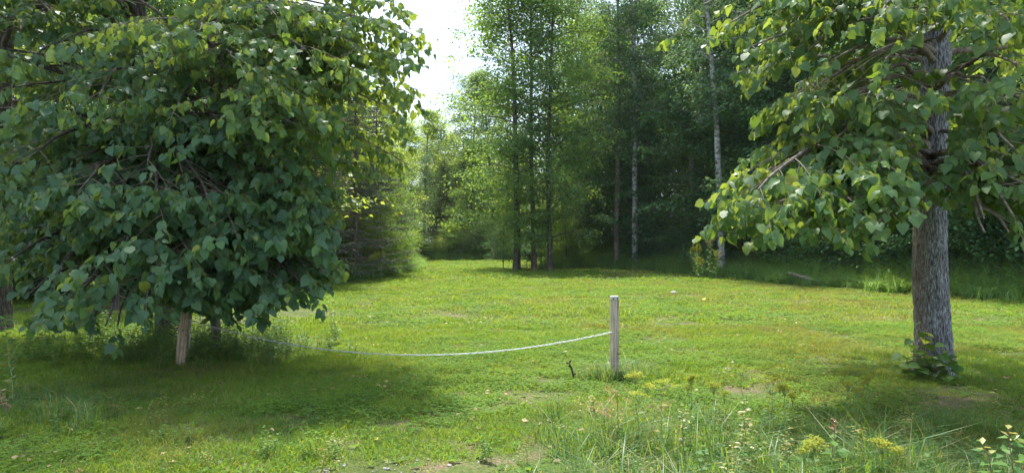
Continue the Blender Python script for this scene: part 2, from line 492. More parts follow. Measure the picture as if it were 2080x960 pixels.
def clovers(mb, n, rad, s, mat=0, zmax=0.05):
    r = rad * np.sqrt(RNG.random(n)); a = RNG.random(n) * 2 * np.pi
    c = np.stack([r * np.cos(a), r * np.sin(a), 0.01 + zmax * RNG.random(n)], -1)
    rot = RNG.random(n) * 6.28
    for k in range(3):
        t = rot + k * 2.094
        d = np.stack([np.cos(t), np.sin(t), 0.1 + 0 * t], -1)
        nn = np.stack([RNG.normal(0, .25, n), RNG.normal(0, .25, n), np.ones(n)], -1)
        put_leaves(mb, OVAL, c, d, nn, s * (0.7 + 0.6 * RNG.random(n)), mat, 1.5)

def broadweed(mb, n, rad, s, mat=0):
    for i in range(n):
        r = rad * math.sqrt(random.random()); a = random.random() * 6.28
        c = np.array([r * math.cos(a), r * math.sin(a), 0.01])
        k = random.randint(5, 9)
        t = np.arange(k) * 2.4 + random.random() * 6
        d = np.stack([np.cos(t), np.sin(t), 0.25 + 0.5 * RNG.random(k)], -1)
        put_leaves(mb, OVAL, np.tile(c, (k, 1)), d, np.tile([0, 0, 1.0], (k, 1)) + RNG.normal(0, .2, (k, 3)), s * (0.6 + 0.7 * RNG.random(k)), mat, 1.0)

def source_collection(name, meshes):
    c = bpy.data.collections.new(name)
    for k, me in enumerate(meshes):
        o = bpy.data.objects.new(name + '_%02d' % k, me)
        c.objects.link(o)
    return c

def scatter(name, meshes, x, y, idx, scl, label, cat='grass', tilt=0.08, zoff=0.0):
    n = len(x)
    me = bpy.data.meshes.new(name)
    me.vertices.add(n)
    me.vertices.foreach_set('co', np.stack([x, y, gz(x, y) + zoff], -1).astype(np.float32).ravel())
    a = me.attributes.new('idx', 'INT', 'POINT'); a.data.foreach_set('value', idx.astype(np.int32))
    a = me.attributes.new('scl', 'FLOAT_VECTOR', 'POINT'); a.data.foreach_set('vector', scl.astype(np.float32).ravel())
    rot = np.stack([RNG.normal(0, tilt, n), RNG.normal(0, tilt, n), RNG.random(n) * 6.283], -1)
    a = me.attributes.new('rot', 'FLOAT_VECTOR', 'POINT'); a.data.foreach_set('vector', rot.astype(np.float32).ravel())
    o = ob(name, me)
    col = source_collection(name + '_source', meshes)
    ng = bpy.data.node_groups.new(name + '_scatter', 'GeometryNodeTree')
    ng.interface.new_socket('Geometry', in_out='INPUT', socket_type='NodeSocketGeometry')
    ng.interface.new_socket('Geometry', in_out='OUTPUT', socket_type='NodeSocketGeometry')
    gi = ng.nodes.new('NodeGroupInput'); go = ng.nodes.new('NodeGroupOutput')
    iop = ng.nodes.new('GeometryNodeInstanceOnPoints')
    ci = ng.nodes.new('GeometryNodeCollectionInfo')
    ci.inputs['Collection'].default_value = col
    ci.inputs['Separate Children'].default_value = True
    ci.inputs['Reset Children'].default_value = True
    def attr(nm, ty):
        q = ng.nodes.new('GeometryNodeInputNamedAttribute'); q.data_type = ty
        q.inputs['Name'].default_value = nm
        return q.outputs['Attribute']
    L = ng.links.new
    L(gi.outputs[0], iop.inputs['Points']); L(ci.outputs[0], iop.inputs['Instance'])
    iop.inputs['Pick Instance'].default_value = True
    L(attr('idx', 'INT'), iop.inputs['Instance Index'])
    L(attr('rot', 'FLOAT_VECTOR'), iop.inputs['Rotation'])
    L(attr('scl', 'FLOAT_VECTOR'), iop.inputs['Scale'])
    L(iop.outputs[0], go.inputs[0])
    md = o.modifiers.new('scatter', 'NODES'); md.node_group = ng
    for m in meshes[0].materials:
        me.materials.append(m)
    tag(o, label, cat, kind='stuff')
    return o

def jitter_grid(x0, x1, y0, y1, step):
    xs = np.arange(x0, x1, step); ys = np.arange(y0, y1, step)
    A, B = np.meshgrid(xs, ys)
    A = A.ravel() + RNG.uniform(-.5, .5, A.size) * step
    B = B.ravel() + RNG.uniform(-.5, .5, B.size) * step
    return A, B
def in_view(x, y, pad=0.7):
    return np.abs(x) < (y * 1040 / F + pad)

def lawn_sources(w, n, rad, hmul=1.0):
    out = []
    for k in range(4):
        m = MB(); blades(m, n, rad, 0.025 * hmul, 0.075 * hmul, w, 0.7)
        if k % 2: clovers(m, n // 10, rad, 0.014 * max(1, w / .005), 1)
        out.append(m.mesh('lawn_tuft', [GRASS, CLOVER]))
    for k in range(2):
        m = MB(); blades(m, n // 3, rad, 0.02 * hmul, 0.05 * hmul, w, 0.8); clovers(m, n // 3, rad, 0.017 * max(1, w / .006), 1)
        out.append(m.mesh('clover_tuft', [GRASS, CLOVER]))
    for k in range(2):   # sparse, worn
        m = MB(); blades(m, n // 4, rad, 0.015 * hmul, 0.045 * hmul, w, 0.9)
        broadweed(m, 1, rad * .7, 0.05, 1)
        out.append(m.mesh('worn_tuft', [GRASS, CLOVER]))
    return out

def lawn_zone(name, src, y0, y1, step, s0, label):
    x, y = jitter_grid(-0.75 * y1 - 1, 0.75 * y1 + 1, y0, y1, step)
    k = in_view(x, y) & inside(x, y, LAWN)
    x, y = x[k], y[k]
    d = vnoise(x, y, 0.9) * .55 + vnoise(x, y, 3.1) * .45      # thin where low
    # worn strips: the foot of the picture, under the right-hand tree, and a track across the lawn
    wear = np.exp(-((x + 1.0) / 1.8) ** 2 - ((y - 5.0) / 0.8) ** 2) * .30 + np.exp(-((x - 4.6) / 3.2) ** 2 - ((y - 8.0) / 3.5) ** 2) * .20 \
        + np.exp(-((x - 5.5) / 4.5) ** 2 - ((y - 19) / 1.6) ** 2) * .16 + np.exp(-((x + 8) / 4) ** 2 - ((y - 16) / 2.5) ** 2) * .35
    d = d - wear
    keep = RNG.random(len(x)) < np.clip((d - 0.04) * 4.5, 0.15, 1)
    x, y, d = x[keep], y[keep], d[keep]
    idx = RNG.integers(0, 4, len(x))
    cl = vnoise(x + 30, y, 0.7) > 0.62
    idx = np.where(cl & (RNG.random(len(x)) < .7), RNG.integers(4, 6, len(x)), idx)
    idx = np.where(d < 0.26, RNG.integers(6, 8, len(x)), idx)
    s = s0 * RNG.uniform(.75, 1.25, len(x))
    hz = s * RNG.uniform(.6, 1.25, len(x)) * (0.7 + 0.7 * vnoise(x, y + 40, 1.3))
    scatter(name, src, x, y, idx, np.stack([s, s, hz], -1), label)

lawn_zone('lawn_grass', lawn_sources(0.0055, 150, 0.17), 3.6, 13.5, 0.145, 1.0, 'short mown grass mixed with clover in the front of the clearing')
lawn_zone('lawn_grass', lawn_sources(0.012, 130, 0.34, 1.1), 13.5, 28, 0.30, 1.0, 'short mown grass in the middle of the clearing')
lawn_zone('lawn_grass', lawn_sources(0.026, 130, 0.75, 1.3), 28, 60, 0.62, 1.0, 'bright mown grass at the far end of the clearing')

# ------------------------------------------------------------------ near trees with heart-shaped leaves
def bezier(p0, p1, c, n):
    t = np.linspace(0, 1, n)[:, None]
    return (1 - t) ** 2 * p0 + 2 * t * (1 - t) * c + t ** 2 * p1

def wiggle(pts, amp):
    n = len(pts)
    w = RNG.normal(0, amp, (n, 3)); w[0] = 0
    w = np.cumsum(w, 0) * 0.5
    w -= np.linspace(0, 1, n)[:, None] * w[-1]
    return pts + w

class Foliage:
    def cut(self, p):
        w = p + self.base; y = max(w[1], .5)
        if w[1] < 1: return False
        qx = w[0] / y * F + 1040; qy = HOR - (w[2] - .06 - EYE) / y * F
        for x0, x1, y0, y1, ymax, pr in self.gaps:
            if x0 < qx < x1 and y0 < qy < y1 and w[1] < ymax and random.random() < pr: return True
        return False
    def __init__(self, base, gaps):
        self.base = base; self.gaps = gaps
        self.o = []; self.h = []; self.L = []
        self.tier = np.array([.75, .75, 2.3]); self.thin = -.13
        self.off = np.array([random.uniform(0, 50) for _ in range(3)])
    def limb(self, wood, twig, p0, p1, r0, rise=0.35, dens=1.0, scale=1.0, start=0.25):
        length = np.linalg.norm(p1 - p0)
        c = p0 * .45 + p1 * .55 + np.array([0, 0, rise * length * .5])
        n = max(7, int(length * 4))
        pts = wiggle(bezier(p0, p1, c, n), 0.035)
        rad = r0 * (1 - np.linspace(0, 1, n) * 0.9) ** 0.9 + 0.003
        tube(wood, pts, rad, 7)
        tang = norm(np.gradient(pts, axis=0))
        m = max(3, int((1 - start) * length / (0.145 / dens)))
        ts = np.linspace(start, 0.99, m)
        s0, s1, sr = [], [], []
        for k, t in enumerate(ts):
            f = t * (n - 1); i = min(int(f), n - 2); q = pts[i] * (1 - (f - i)) + pts[i + 1] * (f - i)
            tg = tang[i]
            side = norm(np.cross(tg, [0, 0, 1.0])) * (1 if k % 2 else -1)
            l2 = scale * (0.30 + 0.62 * math.sin(math.pi * min(1, (t - start) / (1 - start) * .8 + .18))) * random.uniform(.6, 1.2)
            d = norm(tg * 0.7 + side * random.uniform(.5, 1.1) + np.array([0, 0, random.uniform(-.25, .25)]))
            nn = max(2, int(l2 / 0.125))
            u = np.linspace(0, 1, nn + 1)[:, None]
            sec = q + d * l2 * u + np.array([0, 0, -0.28]) * l2 * u ** 2
            if self.cut(sec[-1]) or self.cut(sec[nn // 2]): continue
            kept = [j for j in range(1, nn + 1) if noise.noise(Vector(sec[j] * self.tier + self.off)) >= self.thin]
            if not kept: continue
            last = max(kept)
            s0.append(sec[:last]); s1.append(sec[1:last + 1]); sr.append(np.linspace(max(.004, rad[i] * .35), .002, nn)[:last])
            sd2 = norm(np.cross(d, [0, 0, 1.0]))
            for j in kept:
                hd = norm(d * .8 + sd2 * (1 if j % 2 else -1) * random.uniform(.3, .9) + np.array([0, 0, random.uniform(-.3, .05)]))
                if j == nn: hd = norm(d + np.array([0, 0, -.3]))
                self.o.append(sec[j]); self.h.append(hd); self.L.append(scale ** .5 * random.uniform(.16, .32))
        tg = norm(tang[-1] + np.array([0, 0, -.25]))
        self.o.append(pts[-1]); self.h.append(tg); self.L.append(.35)
        if s0:
            s0 = np.concatenate(s0); s1 = np.concatenate(s1); sr = np.concatenate(sr)
            segs(twig, s0, s1, sr, sr * .8)
        return pts
    def leaves(self, twig, size=0.098, K=6, base=None, gaps=()):
        o = np.array(self.o); h = norm(np.array(self.h)); L = np.array(self.L)
        # openings where the real crown carries few shoots
        w = o + base + h * L[:, None] * .7
        yy = np.maximum(w[:, 1], .5)
        qx = w[:, 0] / yy * F + 1040; qy = HOR - (w[:, 2] - .06 - EYE) / yy * F
        keep = np.ones(len(o), bool)
        for x0, x1, y0, y1, ymax, pr in gaps:
            keep &= ~((qx > x0) & (qx < x1) & (qy > y0) & (qy < y1) & (w[:, 1] < ymax) & (w[:, 1] > 1) & (RNG.random(len(o)) < pr))
        o, h, L = o[keep], h[keep], L[keep]
        n = len(o)
        segs(twig, o, o + h * L[:, None] + np.array([0, 0, -.04]) * L[:, None], 0.0022, 0.001)
        s = norm(np.cross(h, [0, 0, 1.0]))
        ps, ds, ns, zs = [], [], [], []
        for k in range(K):
            t = (k + .6) / K
            sg = 1.0 if k % 2 else -1.0
            p = o + h * (L * t)[:, None] + RNG.normal(0, .012, (n, 3)) + np.array([0, 0, -.05]) * (L * t * t)[:, None]
            last = k == K - 1
            d = h * (0.9 if last else 0.45) + s * (0.1 if last else .62) * sg + np.array([0, 0, -.62]) + RNG.normal(0, .26, (n, 3))
            nn = np.array([0, 0, .85]) + h * .45 + s * sg * .25 + RNG.normal(0, .48, (n, 3))
            d = norm(d)
            p = p + d * 0.028
            z = size * np.clip(RNG.lognormal(-.02, .26, n), .5, 1.4) * (0.8 if last else 1.0)
            keep = RNG.random(n) < .93
            ps.append(p[keep]); ds.append(d[keep]); ns.append(nn[keep]); zs.append(z[keep])
        return np.concatenate(ps), np.concatenate(ds), np.concatenate(ns), np.concatenate(zs)

def leaf_mesh(mat, tpl=HEART, name='leaf'):
    m = MB(); m.add(tpl[0], tpl[1]); return m.mesh(name, [mat])

def ridged_trunk(base, top_pts, radii, mat, parent, depth=0.014, sides=110, dz=0.03, flare=0.5, freq=17.0, name='trunk'):
    """a trunk whose bark ridges are real relief; points are relative to the parent"""
    pts = np.asarray(top_pts, float)
    z = pts[:, 2]
    zz = np.arange(z[0], min(z[-1], 7.5), dz)
    cx = np.interp(zz, z, pts[:, 0]); cy = np.interp(zz, z, pts[:, 1]); rr = np.interp(zz, z, radii)
    a = np.linspace(0, 2 * np.pi, sides, endpoint=False)
    V = np.zeros((len(zz), sides, 3))
    for i, h in enumerate(zz):
        fl = flare * math.exp(-max(0, h + .05) / 0.22)
        for j, t in enumerate(a):
            c, s = math.cos(t), math.sin(t)
            r0 = rr[i]
            q = Vector((c * r0 * freq, s * r0 * freq, h * freq * .16 + 3))
            n1 = noise.noise(q * 1.0 + Vector((0, 0, noise.noise(Vector((c * 3, s * 3, h * 2))) * 1.2)))
            rid = 1 - abs(n1) * 2.6
            n2 = noise.noise(Vector((c * r0 * 60, s * r0 * 60, h * 22)))
            root = fl * (0.35 + 0.65 * max(0, math.cos(3 * t + 1.0)) ** 1.5) * 0.55
            r = r0 * (1 + root + 0.05 * noise.noise(Vector((c * 1.2, s * 1.2, h * .8)))) - depth * max(0, rid) + depth * .35 * n2
            V[i, j] = (cx[i] + r * c, cy[i] + r * s, h)
    m = MB()
    n = len(zz)
    i = np.arange(n - 1)[:, None] * sides; k = np.arange(sides)[None]; k2 = (k + 1) % sides
    m.add(V.reshape(-1, 3), np.stack([i + k, i + k2, i + sides + k2, i + sides + k], -1).reshape(-1, 4))
    up = z > zz[-1]
    if up.any():
        pp = np.concatenate([[[cx[-1], cy[-1], zz[-1] - .02]], pts[up]]); ra = np.concatenate([[rr[-1]], np.asarray(radii)[up]])
        tube(m, pp, ra, 14)
    return m.obj(name, mat, parent)

def near_tree(label, base, trunk_pts, radii, bark, limb_specs, extra, leafmat, group=None, size=0.098, K=6, ridge=True, freq=17.0, depth=.014, named_leaves=300, start=.25, gaps=(), over=0, limbmat=None, nam='linden_tree'):
    base = np.array([base[0], base[1], float(gz(base[0], base[1]))])
    root = thing(nam, label, 'tree', base, group)
    tp = np.asarray(trunk_pts, float); rad = np.asarray(radii, float)
    if ridge:
        ridged_trunk(base, tp, rad, bark, root, freq=freq, depth=depth)
    else:
        m = MB(); 
        zz = np.linspace(tp[0, 2], tp[-1, 2], 24)
        pp = np.stack([np.interp(zz, tp[:, 2], tp[:, 0]), np.interp(zz, tp[:, 2], tp[:, 1]), zz], -1)
        pp[1:-1, :2] += RNG.normal(0, .018, (22, 2))
        tube(m, pp, np.interp(zz, tp[:, 2], rad), 12); m.obj('trunk', bark, root)
    fo = Foliage(base, gaps); wood = MB(); twig = MB()
    def on_trunk(h):
        return np.array([np.interp(h, tp[:, 2], tp[:, 0]), np.interp(h, tp[:, 2], tp[:, 1]), h]), np.interp(h, tp[:, 2], rad)
    H = tp[-1, 2]
    for sp in limb_specs:
        tip = P(*sp[:3]) - base
        dist = math.hypot(tip[0] - tp[0, 0], tip[1] - tp[0, 1])
        h = sp[3] if len(sp) > 3 else np.clip(tip[2] + random.uniform(.25, .7) + dist * .05, 0.75, H * .93)
        p0, rr = on_trunk(h)
        fo.limb(wood, twig, p0, tip, min(rr * .45, 0.012 + 0.009 * dist), rise=random.uniform(.18, .4), scale=sp[4] if len(sp) > 4 else 1.0, start=start)
    for k in range(extra[0]):
        az = math.radians(random.uniform(*extra[1])); h = random.uniform(*extra[2]) 
        Rr = extra[3] * random.uniform(.7, 1.05) * (1 - 0.45 * max(0, (h - H * .5) / (H * .5)))
        p0, rr = on_trunk(h)
        tip = p0 + np.array([math.sin(az) * Rr, math.cos(az) * Rr, random.uniform(-.5, .7)])
        tip[2] = max(tip[2], .6)
        fo.limb(wood, twig, p0, tip, min(rr * .45, .012 + .009 * Rr), rise=.3, dens=extra[4] if len(extra) > 4 else .8)
    # wide upper crown above the frame
    for k in range(over):
        az = k * 2.4; h = random.uniform(.56, .9) * H
        Rr = random.uniform(3.2, 5.4)
        p0, rr = on_trunk(h)
        fo.limb(wood, twig, p0, p0 + np.array([math.sin(az) * Rr, math.cos(az) * Rr, random.uniform(.1, .9)]), min(rr * .45, .012 + .009 * Rr), rise=.3, dens=.6)
    pos, d, nn, z = fo.leaves(twig, size, K, base, gaps)
    wood.obj('limbs' if False else 'branch', limbmat or (bark if not ridge else BARK_L), root)
    tw = twig.obj('twigs', TWIG, root); tag(tw, kind='stuff')
    # the largest leaves in view stand as single leaves, the rest as one mass
    wp = pos + base
    px = wp[:, 0] / wp[:, 1] * F + 1040; py = HOR - (wp[:, 2] - EYE) / wp[:, 1] * F
    vis = (px > 5) & (px < 2075) & (py > 5) & (py < 955) & (wp[:, 1] > 2)
    score = np.where(vis, z / np.maximum(wp[:, 1], .1), -1)
    pick = np.argsort(-score)[:named_leaves]
    pick = pick[score[pick] > 0]
    mes = [leaf_mesh(leafmat, (HEART[0] * np.array([wq, 1, cq]), HEART[1])) for wq, cq in ((1, 1), (.86, .3), (1.08, 1.7), (.92, 2.3), (.8, 1.2))]
    for i in pick:
        o = bpy.data.objects.new('leaf', mes[i % 5]); COL.objects.link(o); o.parent = root
        o.matrix_local = leaf_matrix(pos[i], d[i], nn[i], z[i])
    rest = np.ones(len(pos), bool); rest[pick] = False
    m = MB()
    hid = rest & ~((px > -300) & (px < 2380) & (py > -300) & (wp[:, 1] > 2))
    seen = rest & ~hid
    put_leaves(m, HEART, pos[seen], d[seen], nn[seen], z[seen], curl=True)
    f = m.obj('foliage', leafmat, root); tag(f, kind='stuff')
    if hid.any():
        m = MB(); put_leaves(m, OVAL, pos[hid], d[hid], nn[hid], z[hid] * 1.05, 0, 1.5)
        f = m.obj('foliage', leafmat, root); tag(f, kind='stuff')
    print('near tree', label[:30], len(pos))
    return root

# right-hand linden
RB = (5.07, 8.55)
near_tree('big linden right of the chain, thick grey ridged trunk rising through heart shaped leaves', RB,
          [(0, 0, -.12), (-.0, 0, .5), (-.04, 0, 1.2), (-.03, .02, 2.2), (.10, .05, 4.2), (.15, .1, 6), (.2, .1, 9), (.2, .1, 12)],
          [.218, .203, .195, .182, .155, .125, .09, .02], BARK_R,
          [(1430, 8, 7.5), (1485, 45, 7.3), (1525, 95, 7.2), (1585, 20, 7), (1650, 185, 6.8), (1670, 235, 7), (1655, 290, 6.7), (1560, 362, 6.3),
           (1540, 385, 6.2), (1585, 410, 6.3), (1565, 450, 6.4), (1630, 468, 6.5), (1705, 425, 6.3), (1745, 400, 6.1), (1770, 470, 5.8), (1790, 455, 5.9),
           (1705, 365, 6.3), (1685, 290, 6.5), (1705, 215, 6.8), (1695, 120, 6.6), (1645, 100, 7), (1685, 30, 6.8), (1745, 40, 6.5), (1765, 190, 6.4),
           (1785, 300, 6.4), (1775, 380, 6.4), (1725, 330, 7.5), (1685, 260, 7.8), (1800, 120, 6.2), (1790, 30, 6.2), (1645, 340, 7.2), (1665, 180, 8),
           (2000, 445, 6.0), (2060, 440, 5.7), (2078, 370, 5.8), (2030, 390, 6.4), (2060, 300, 6), (2010, 170, 6.3), (2070, 130, 6),
           (2050, 40, 6), (2000, 60, 6.4), (2140, 240, 6.2), (2160, 400, 6), (2100, 450, 6.4), (1890, -20, 6.2), (2050, 472, 5.9), (2090, 485, 6.2), (2000, 472, 5.9), (2080, 340, 7.2), (2070, 220, 7)],
          (34, (-70, 125), (2.9, 10.5), 3.3, .7), LEAF_LINDEN2, size=0.081, K=8, start=.36, over=30, limbmat=BARK_A, gaps=((1862, 1945, 55, 145, 8.6, .88), (1862, 1940, 235, 475, 8.6, .72), (1350, 2200, 505, 900, 20, 1), (1845, 1950, 478, 900, 20, .6), (1950, 2200, 500, 900, 20, .7), (1790, 1850, 60, 330, 8.2, .4), (1350, 1500, 100, 345, 20, .85), (1350, 1430, 60, 480, 20, .9), (1600, 1700, 470, 520, 20, .5)), freq=26, depth=.019)

# left-hand lindens
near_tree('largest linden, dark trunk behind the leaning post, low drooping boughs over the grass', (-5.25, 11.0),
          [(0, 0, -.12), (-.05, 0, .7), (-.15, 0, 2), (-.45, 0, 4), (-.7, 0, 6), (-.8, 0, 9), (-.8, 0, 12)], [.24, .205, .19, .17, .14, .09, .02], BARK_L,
          [(215, 661, 7.00), (300, 596, 7.15), (110, 571, 7.45), (60, 596, 7.90), (20, 388, 7.75), (60, 318, 7.53), (160, 388, 7.38), (250, 506, 7.30), (330, 438, 7.23),
           (390, 526, 7.38), (300, 328, 7.38), (200, 198, 7.60), (90, 228, 7.98), (20, 178, 8.05), (420, 398, 7.45), (480, 474, 7.53), (560, 561, 7.83), (620, 541, 7.98),
           (650, 474, 7.98), (610, 398, 8.05), (560, 318, 8.05), (450, 258, 7.98), (350, 148, 8.05), (130, 78, 8.80), (500, 516, 8.50), (450, 566, 8.65), (505, 586, 8.80),
           (170, 576, 7.30), (10, 536, 7.75), (130, 526, 7.68), (230, 418, 8.05), (370, 348, 7.75), (520, 428, 8.20), (40, 474, 8.80), (300, 526, 8.20),
           (590, 526, 8.50), (170, 318, 8.20), (480, 338, 8.35), (60, 118, 9.00), (10, 288, 8.80), (240, 268, 8.35), (400, 506, 8.20), (100, 418, 8.80), (690, 470, 7.98), (690, 510, 7.98), (665, 555, 7.90), (630, 590, 7.90), (600, 570, 8.35), (640, 430, 8.20), (440, 600, 8.43), (480, 610, 8.95), (300, 620, 7.60), (560, 600, 8.20), (140, 620, 7.60), (240, 660, 7.53), (330, 560, 8.43), (420, 560, 9.00), (280, 540, 9.18), (180, 500, 9.18), (380, 470, 9.18)],
          (30, (60, 300), (2.2, 8.6), 3.9, .7), LEAF_LINDEN, size=0.09, K=8, over=26, gaps=((-400, 60, 610, 990, 20, 1), (60, 170, 680, 990, 20, 1), (170, 250, 712, 990, 20, 1), (250, 340, 660, 990, 20, 1), (348, 398, 630, 990, 20, 1), (398, 545, 658, 990, 20, .95), (545, 660, 632, 990, 20, 1), (655, 670, 600, 990, 20, 1), (670, 720, 575, 990, 20, 1), (695, 760, 380, 990, 20, 1), (700, 1000, 330, 990, 20, 1), (-400, 250, 60, 270, 20, .22), (230, 330, 20, 150, 20, .25), (220, 270, 580, 650, 20, .6)), ridge=True, freq=14, depth=.01)
near_tree('slender linden with smooth grey stem behind the leaning post, branches reaching right against the sky', (-4.15, 9.95),
          [(0, 0, -.1), (0, 0, 1), (-.05, 0, 2.4), (-.03, 0, 3.6), (-.12, 0, 5), (-.1, 0, 7), (-.1, 0, 9)], [.068, .062, .055, .05, .045, .035, .01], BARK_A,
          [(862, 135, 8.5), (838, 70, 8.6), (790, 5, 9), (815, 235, 8.6), (780, 165, 8), (725, 100, 8), (715, 205, 8), (655, 285, 8), (745, 285, 9.2),
           (830, 335, 10, 3.6, .55), (620, 100, 7.5), (570, 185, 7.3), (560, 30, 7.6), (480, 120, 7.2), (405, 60, 7.4), (640, 20, 8), (300, 40, 7.6),
           (700, 0, 9.5), (665, 340, 8.4), (600, 240, 7.6), (800, 190, 9.2), (760, 60, 9.4), (520, 230, 7.2), (350, 230, 7.6), (690, 150, 9), (740, 120, 8.6), (600, 140, 9), (500, 20, 8.6), (640, 230, 9.4)],
          (26, (-40, 210), (3.2, 8.6), 2.8, .6), LEAF_LINDEN2, size=0.074, K=8, gaps=((415, 445, 0, 290, 9.9, .85), (348, 398, 630, 990, 20, 1), (398, 700, 655, 990, 20, 1), (700, 900, 370, 990, 20, 1), (870, 1100, 0, 600, 20, 1), (835, 1100, 240, 320, 20, 1), (835, 1100, 345, 990, 20, 1)), ridge=False)
near_tree('dark trunked linden cut by the left edge of the photo, leaves around its upper trunk', (-8.9, 12.3),
          [(0, 0, -.1), (0, 0, 1.5), (.05, 0, 4), (.1, 0, 7), (.1, 0, 11)], [.22, .19, .17, .13, .02], BARK_L,
          [(40, 60, 9), (100, 20, 10), (170, 60, 10), (220, 10, 10.5), (30, 520, 10.5), (90, 560, 11), (60, 470, 10), (150, 260, 11), (10, 240, 9.5), (80, 330, 10.5), (180, 150, 11)],
          (22, (0, 340), (3.0, 10), 3.2, .5), LEAF_LINDEN, size=0.09, ridge=True, freq=12, depth=.01)

# ------------------------------------------------------------------ trees further off (meshes shared between trees of a kind)
def far_tree_meshes(seed, H, cb, Rm, nb, leafsize, lmat, bark, r0, tpl=OVAL, per=26, prof='ash', sub=6, clump=.36, up=0.5, flat=.5, lean=.05):
    """returns trunk mesh, crown mesh (branches drawn with the trunk)"""
    global RNG
    keep = RNG; RNG = np.random.default_rng(seed); random.seed(seed)
    tr = MB()
    n = 18
    zz = np.linspace(-.2, H, n)
    bend = np.cumsum(np.cumsum(RNG.normal(0, lean, (n, 2)), 0), 0) * .45
    bend -= bend[0]
    pts = np.concatenate([bend, zz[:, None]], 1)
    rad = r0 * np.clip(1 - zz / H, 0.02, 1) ** .75
    rad[0] *= 1.35
    tube(tr, pts, rad, 10)
    cen = []
    s0, s1, sr = [], [], []
    for b in range(nb):
        f = (b + random.random()) / nb
        h = cb + (H * .97 - cb) * f
        if prof == 'ash': w = (0.45 + 0.75 * math.sin(math.pi * min(1, f * .85 + .15))) * (1 if f < .8 else 1 - (f - .8) * 3.2)
        elif prof == 'cone': w = 1.05 * (1 - f) ** .8 + .08
        elif prof == 'top': w = .35 + .75 * math.sin(math.pi * (f * .8 + .1))
        else: w = math.sqrt(max(0.05, 1 - (2 * f - .9) ** 2 * .8))
        L = Rm * w * random.uniform(.55, 1.15)
        az = b * 2.4 + random.uniform(-.5, .5)
        i = min(int((h + .2) / (H + .2) * (n - 1)), n - 2)
        p0 = np.array([pts[i, 0], pts[i, 1], h])
        el = up * random.uniform(.4, 1.5)
        d = np.array([math.cos(az), math.sin(az), el]); d = d / np.linalg.norm(d)
        u = np.linspace(0, 1, 6)[:, None]
        br = p0 + d * L * u + np.array([0, 0, -.35]) * L * u ** 2
        br[1:] += RNG.normal(0, .05 * L * .3, (5, 3))
        s0.append(br[:-1]); s1.append(br[1:]); sr.append(np.linspace(min(.05, rad[i] * .4), .006, 5))
        for k in range(sub):
            t = random.uniform(.25, 1.02)
            f2 = min(t, .999) * 5; j = int(f2)
            c = br[j] * (1 - (f2 - j)) + br[min(j + 1, 5)] * (f2 - j)
            off = RNG.normal(0, .17 + .13 * L * .5, 3) * np.array([1, 1, .6])
            cen.append(c + off)
            s0.append(c[None]); s1.append((c + off)[None]); sr.append(np.array([.008]))
    segs(tr, np.concatenate(s0), np.concatenate(s1), np.concatenate(sr), np.concatenate(sr) * .7)
    cen = np.array(cen)
    hole = np.array([noise.noise(Vector(c * .55 + seed)) for c in cen])
    cen = cen[hole > -.17]
    sz = RNG.lognormal(0, .3, len(cen))
    P0 = np.repeat(cen, per, 0); S0 = np.repeat(sz, per)[:, None]
    off = RNG.normal(0, 1, (len(P0), 3)) * np.array([clump, clump, clump * flat]) * S0
    pos = P0 + off
    pos[:, 2] = np.maximum(pos[:, 2], .12)
    d = norm(off * np.array([1, 1, .5])) + np.array([0, 0, -.45]) + RNG.normal(0, .4, pos.shape)
    nn = np.array([0, 0, .9]) + norm(off) * .5 + RNG.normal(0, .45, pos.shape)
    cr = MB()
    put_leaves(cr, tpl, pos, d, nn, leafsize * RNG.lognormal(0, .22, len(pos)), 0, 1.15)
    out = (tr.mesh('trunk', [bark]), cr.mesh('crown', [lmat]))
    RNG = keep; random.seed(seed + 1)
    return out

